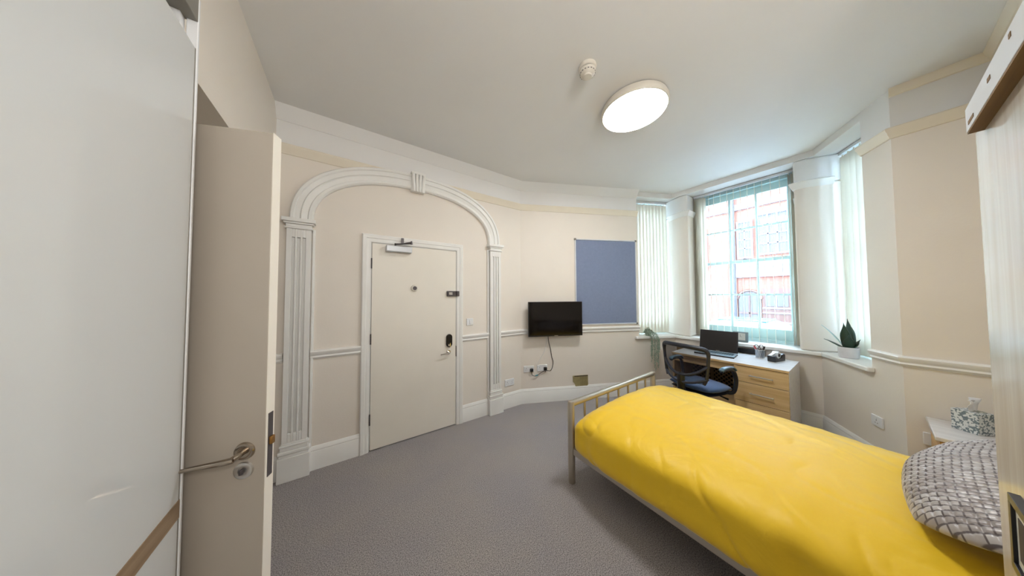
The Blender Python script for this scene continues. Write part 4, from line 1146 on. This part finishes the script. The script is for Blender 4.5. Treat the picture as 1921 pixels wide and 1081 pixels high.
for s_ in (-1, 1):
    pts = smooth_path([(.10, s_*.20, .44), (.12, s_*.255, .46), (.13, s_*.275, .57), (.11, s_*.272, .66), (.06, s_*.27, .702), (-.03, s_*.268, .71), (-.09, s_*.264, .695)], 4)
    ar = MB().tube(pts, .016, 10, flat=1.2).build('armrest', M['frame_plastic'], ch)
    pp = smooth_path([(.125, s_*.272, .685), (.085, s_*.27, .720), (.02, s_*.268, .730), (-.06, s_*.266, .724), (-.10, s_*.262, .702)], 4)
    MB().tube(pp, [.012]+[.024]*(len(pp)-2)+[.012], 10, flat=.5).build('arm_pad', M['arm_pad'], ar)
mb = MB(); mb.tube([(0, 0, .42), (0, 0, .34)], .03, 14); mb.tube([(0, 0, .34), (0, 0, .2)], .018, 14); mb.tube([(0, 0, .2), (0, 0, .07)], .028, 14); mb.box(-.09, -.06, .395, .09, .06, .42)
mb.build('gas_lift', M['frame_plastic'], ch)
MB().tube([(.03, -.05, .405), (.05, -.16, .40), (.06, -.24, .385)], [.006, .006, .011], 8).build('height_lever', M['black'], ch)
leg0 = None; cs0 = None
for k in range(5):
    a = math.radians(20+72*k)
    if leg0 is None:
        leg0 = MB().tube([(0, 0, .085), (.15, 0, .085), (.29, 0, .066)], [.028, .022, .015], 10, flat=.8).build('base_arm', M['frame_plastic'], ch); l_ = leg0
        w1 = MB()
        for s_ in (-1, 1): w1.lathe([(0, .01), (.02, .01), (.026, .006), (.026, -.006), (0, -.006)], seg=18, mtx=Matrix.Translation((.29, s_*.016, .026)) @ Matrix.Rotation(PI/2, 4, 'X'))
        w1.tube([(.29, 0, .028), (.29, 0, .07)], .008, 8)
        cs0 = w1.build('castor', M['black'], leg0)
        l_.rotation_euler = (0, 0, a)
    else:
        l_ = leg0.copy(); COL.objects.link(l_); l_.rotation_euler = (0, 0, a)
        c_ = cs0.copy(); COL.objects.link(c_); c_.parent = l_

# ------------------------------------------------------------------ outside: street, car, brick building
structure(MB().box(4.8, -30, -.74, 18, 30, -.62).build('ground', M['asphalt']), 'grey street outside the bay window', 'street')
FX = 17.0
bd = thing('building', 'red brick building across the street with pale stone bands', 'building', (FX, 3, -1.0))
def F(mb, ya, za, yb, zb, d0, d1): return mb.box(-d1, ya-3, za+1.0, -d0, yb-3, zb+1.0)
F(MB(), -12, -1.0, 16, 12, -.5, 0).build('brick_wall', M['brick'], bd)
F(MB(), -12, 2.35, 3.9, 3.1, 0, .14).build('stone_band', M['stone'], bd)
F(MB(), -12, 5.9, 16, 6.2, 0, .10).build('stone_band', M['stone'], bd)
MB().tube([(-.16, .98, 0), (-.16, .98, 13)], .11, 12).build('drainpipe', M['pipe'], bd)
def far_window(ya, za, yb, zb, nx, nz, mfr):
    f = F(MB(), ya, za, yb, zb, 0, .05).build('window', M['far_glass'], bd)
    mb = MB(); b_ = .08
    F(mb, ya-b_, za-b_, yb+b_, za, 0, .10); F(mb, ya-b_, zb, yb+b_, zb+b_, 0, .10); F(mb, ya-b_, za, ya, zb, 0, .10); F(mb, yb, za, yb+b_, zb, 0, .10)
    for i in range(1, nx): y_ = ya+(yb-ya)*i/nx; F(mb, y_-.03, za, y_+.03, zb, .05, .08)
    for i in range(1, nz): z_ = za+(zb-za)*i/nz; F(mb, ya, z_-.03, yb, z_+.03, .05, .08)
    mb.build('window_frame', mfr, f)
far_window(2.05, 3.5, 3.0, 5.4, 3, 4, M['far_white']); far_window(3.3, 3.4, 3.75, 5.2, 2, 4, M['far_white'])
far_window(-1.2, 3.5, .9, 5.4, 3, 4, M['far_white']); far_window(5.2, 3.0, 6.4, 5.2, 3, 4, M['far_white'])
# arched joinery lower right
dq = F(MB(), 2.0, -1.0, 2.95, 1.75, 0, .06).build('arched_doorway', M['brown_wood'], bd)
mb = MB(); 
for (ya, za, yb, zb) in ((2.1, .9, 2.45, 1.45), (2.5, .9, 2.85, 1.45)): F(mb, ya, za, yb, zb, .06, .09)
mb.build('door_glass', M['far_glass'], dq)
mb = MB()
for z_ in (.78, .55, .1): F(mb, 2.0, z_, 2.95, z_+.07, .06, .11)
F(mb, 2.46, .85, 2.5, 1.5, .06, .1)
mb.build('white_bars', M['far_white'], dq)
aw = [(.62*math.cos(a*PI/12), .62*math.sin(a*PI/12)) for a in range(13)]
pts = [(3.42-3+.45*c_[0]/.62, 1.3+1.0+c_[1]*.55) for c_ in aw]+[(2.97-3, -.1+1.0), (3.87-3, -.1+1.0)][::-1][::1]
pts = [(3.42-3+.42*math.cos(a*PI/12), 2.25+.42*math.sin(a*PI/12)) for a in range(13)]+[(0.0, .6), (.84, .6)]
def plate_yz(pts, x0_, x1_):
    bm = bmesh.new(); a = [bm.verts.new((x0_, y, z)) for y, z in pts]; b = [bm.verts.new((x1_, y, z)) for y, z in pts]; n = len(pts)
    bm.faces.new(a); bm.faces.new(b[::-1])
    for i in range(n): bm.faces.new((a[i], b[i], b[(i+1) % n], a[(i+1) % n]))
    mb = MB(); mb.bm.free(); mb.bm = bm; return mb
a_ = plate_yz(pts, -.06, 0).build('arched_window', M['far_glass'], bd)
mb = MB(); mb.tube([(-.07, .42+.44*math.cos(a*PI/12), 2.25+.44*math.sin(a*PI/12)) for a in range(13)], .06, 6); mb.box(-.1, -.02, 1.5, -.05, .86, 1.58); mb.box(-.1, .4, .6, -.05, .45, 2.6)
mb.build('arch_trim', M['brown_wood'], a_)
# car
car = thing('car', 'pale blue car parked in the street outside the middle window', 'car', (9.3, 1.75, -.62), math.radians(90))
bm = bmesh.new()
secs = [(-2.0, .72, .30, .62), (-1.7, .82, .25, .85), (-1.1, .86, .22, .95), (-.9, .84, .22, .98), (.9, .86, .22, .98), (1.5, .86, .22, .9), (1.95, .8, .28, .75), (2.1, .7, .4, .6)]
rings = []
for x, hw, zb, zt in secs:
    ring = []
    for k in range(16):
        a = 2*PI*k/16; c_ = math.copysign(abs(math.cos(a))**.5, math.cos(a)); s_ = math.copysign(abs(math.sin(a))**.5, math.sin(a))
        ring.append(bm.verts.new((x, hw*c_, (zb+zt)/2+(zt-zb)/2*s_)))
    rings.append(ring)
for a, b in zip(rings, rings[1:]):
    for k in range(16): bm.faces.new((a[k], a[(k+1) % 16], b[(k+1) % 16], b[k]))
bm.faces.new(rings[0]); bm.faces.new(rings[-1])
mb = MB(); mb.bm.free(); mb.bm = bm; mb.build('body', M['car'], car, smooth=60)
bm = bmesh.new(); rings = []
for z, xa, xb, hw in ((.93, -1.1, 1.45, .76), (1.12, -.8, 1.2, .70), (1.34, -.45, .85, .62), (1.40, -.3, .7, .55)):
    rings.append([bm.verts.new(p) for p in ((xa, -hw*.8, z), (xa+.15, -hw, z), (xb-.15, -hw, z), (xb, -hw*.8, z), (xb, hw*.8, z), (xb-.15, hw, z), (xa+.15, hw, z), (xa, hw*.8, z))])
for a, b in zip(rings, rings[1:]):
    for k in range(8): bm.faces.new((a[k], a[(k+1) % 8], b[(k+1) % 8], b[k]))
bm.faces.new(rings[-1])
mb = MB(); mb.bm.free(); mb.bm = bm; mb.build('cabin', M['car_glass'], car, smooth=40)
MB().box(-.3, -.56, 1.395, .7, .56, 1.425).build('roof', M['car'], car, bevel=.02)
for x in (-1.3, 1.3):
    for s_ in (-1, 1): MB().lathe([(0, .1), (.2, .1), (.31, .09), (.32, 0), (.31, -.09), (0, -.09)], seg=24, mtx=Matrix.Translation((x, s_*.74, .32)) @ Matrix.Rotation(PI/2, 4, 'X')).build('wheel', M['black'], car)

# ------------------------------------------------------------------ repeats share a group
for _n, _g in (('vertical_blind', 'vertical blinds in the bay'), ('wall_socket', 'white wall sockets'), ('plug', 'plugs under the television'),
               ('cable', 'cables under the television'), ('pen', 'pens in the pen cup')):
    for _o in bpy.data.objects:
        if _o.parent is None and _o.name.split('.')[0] == _n: _o['group'] = _g
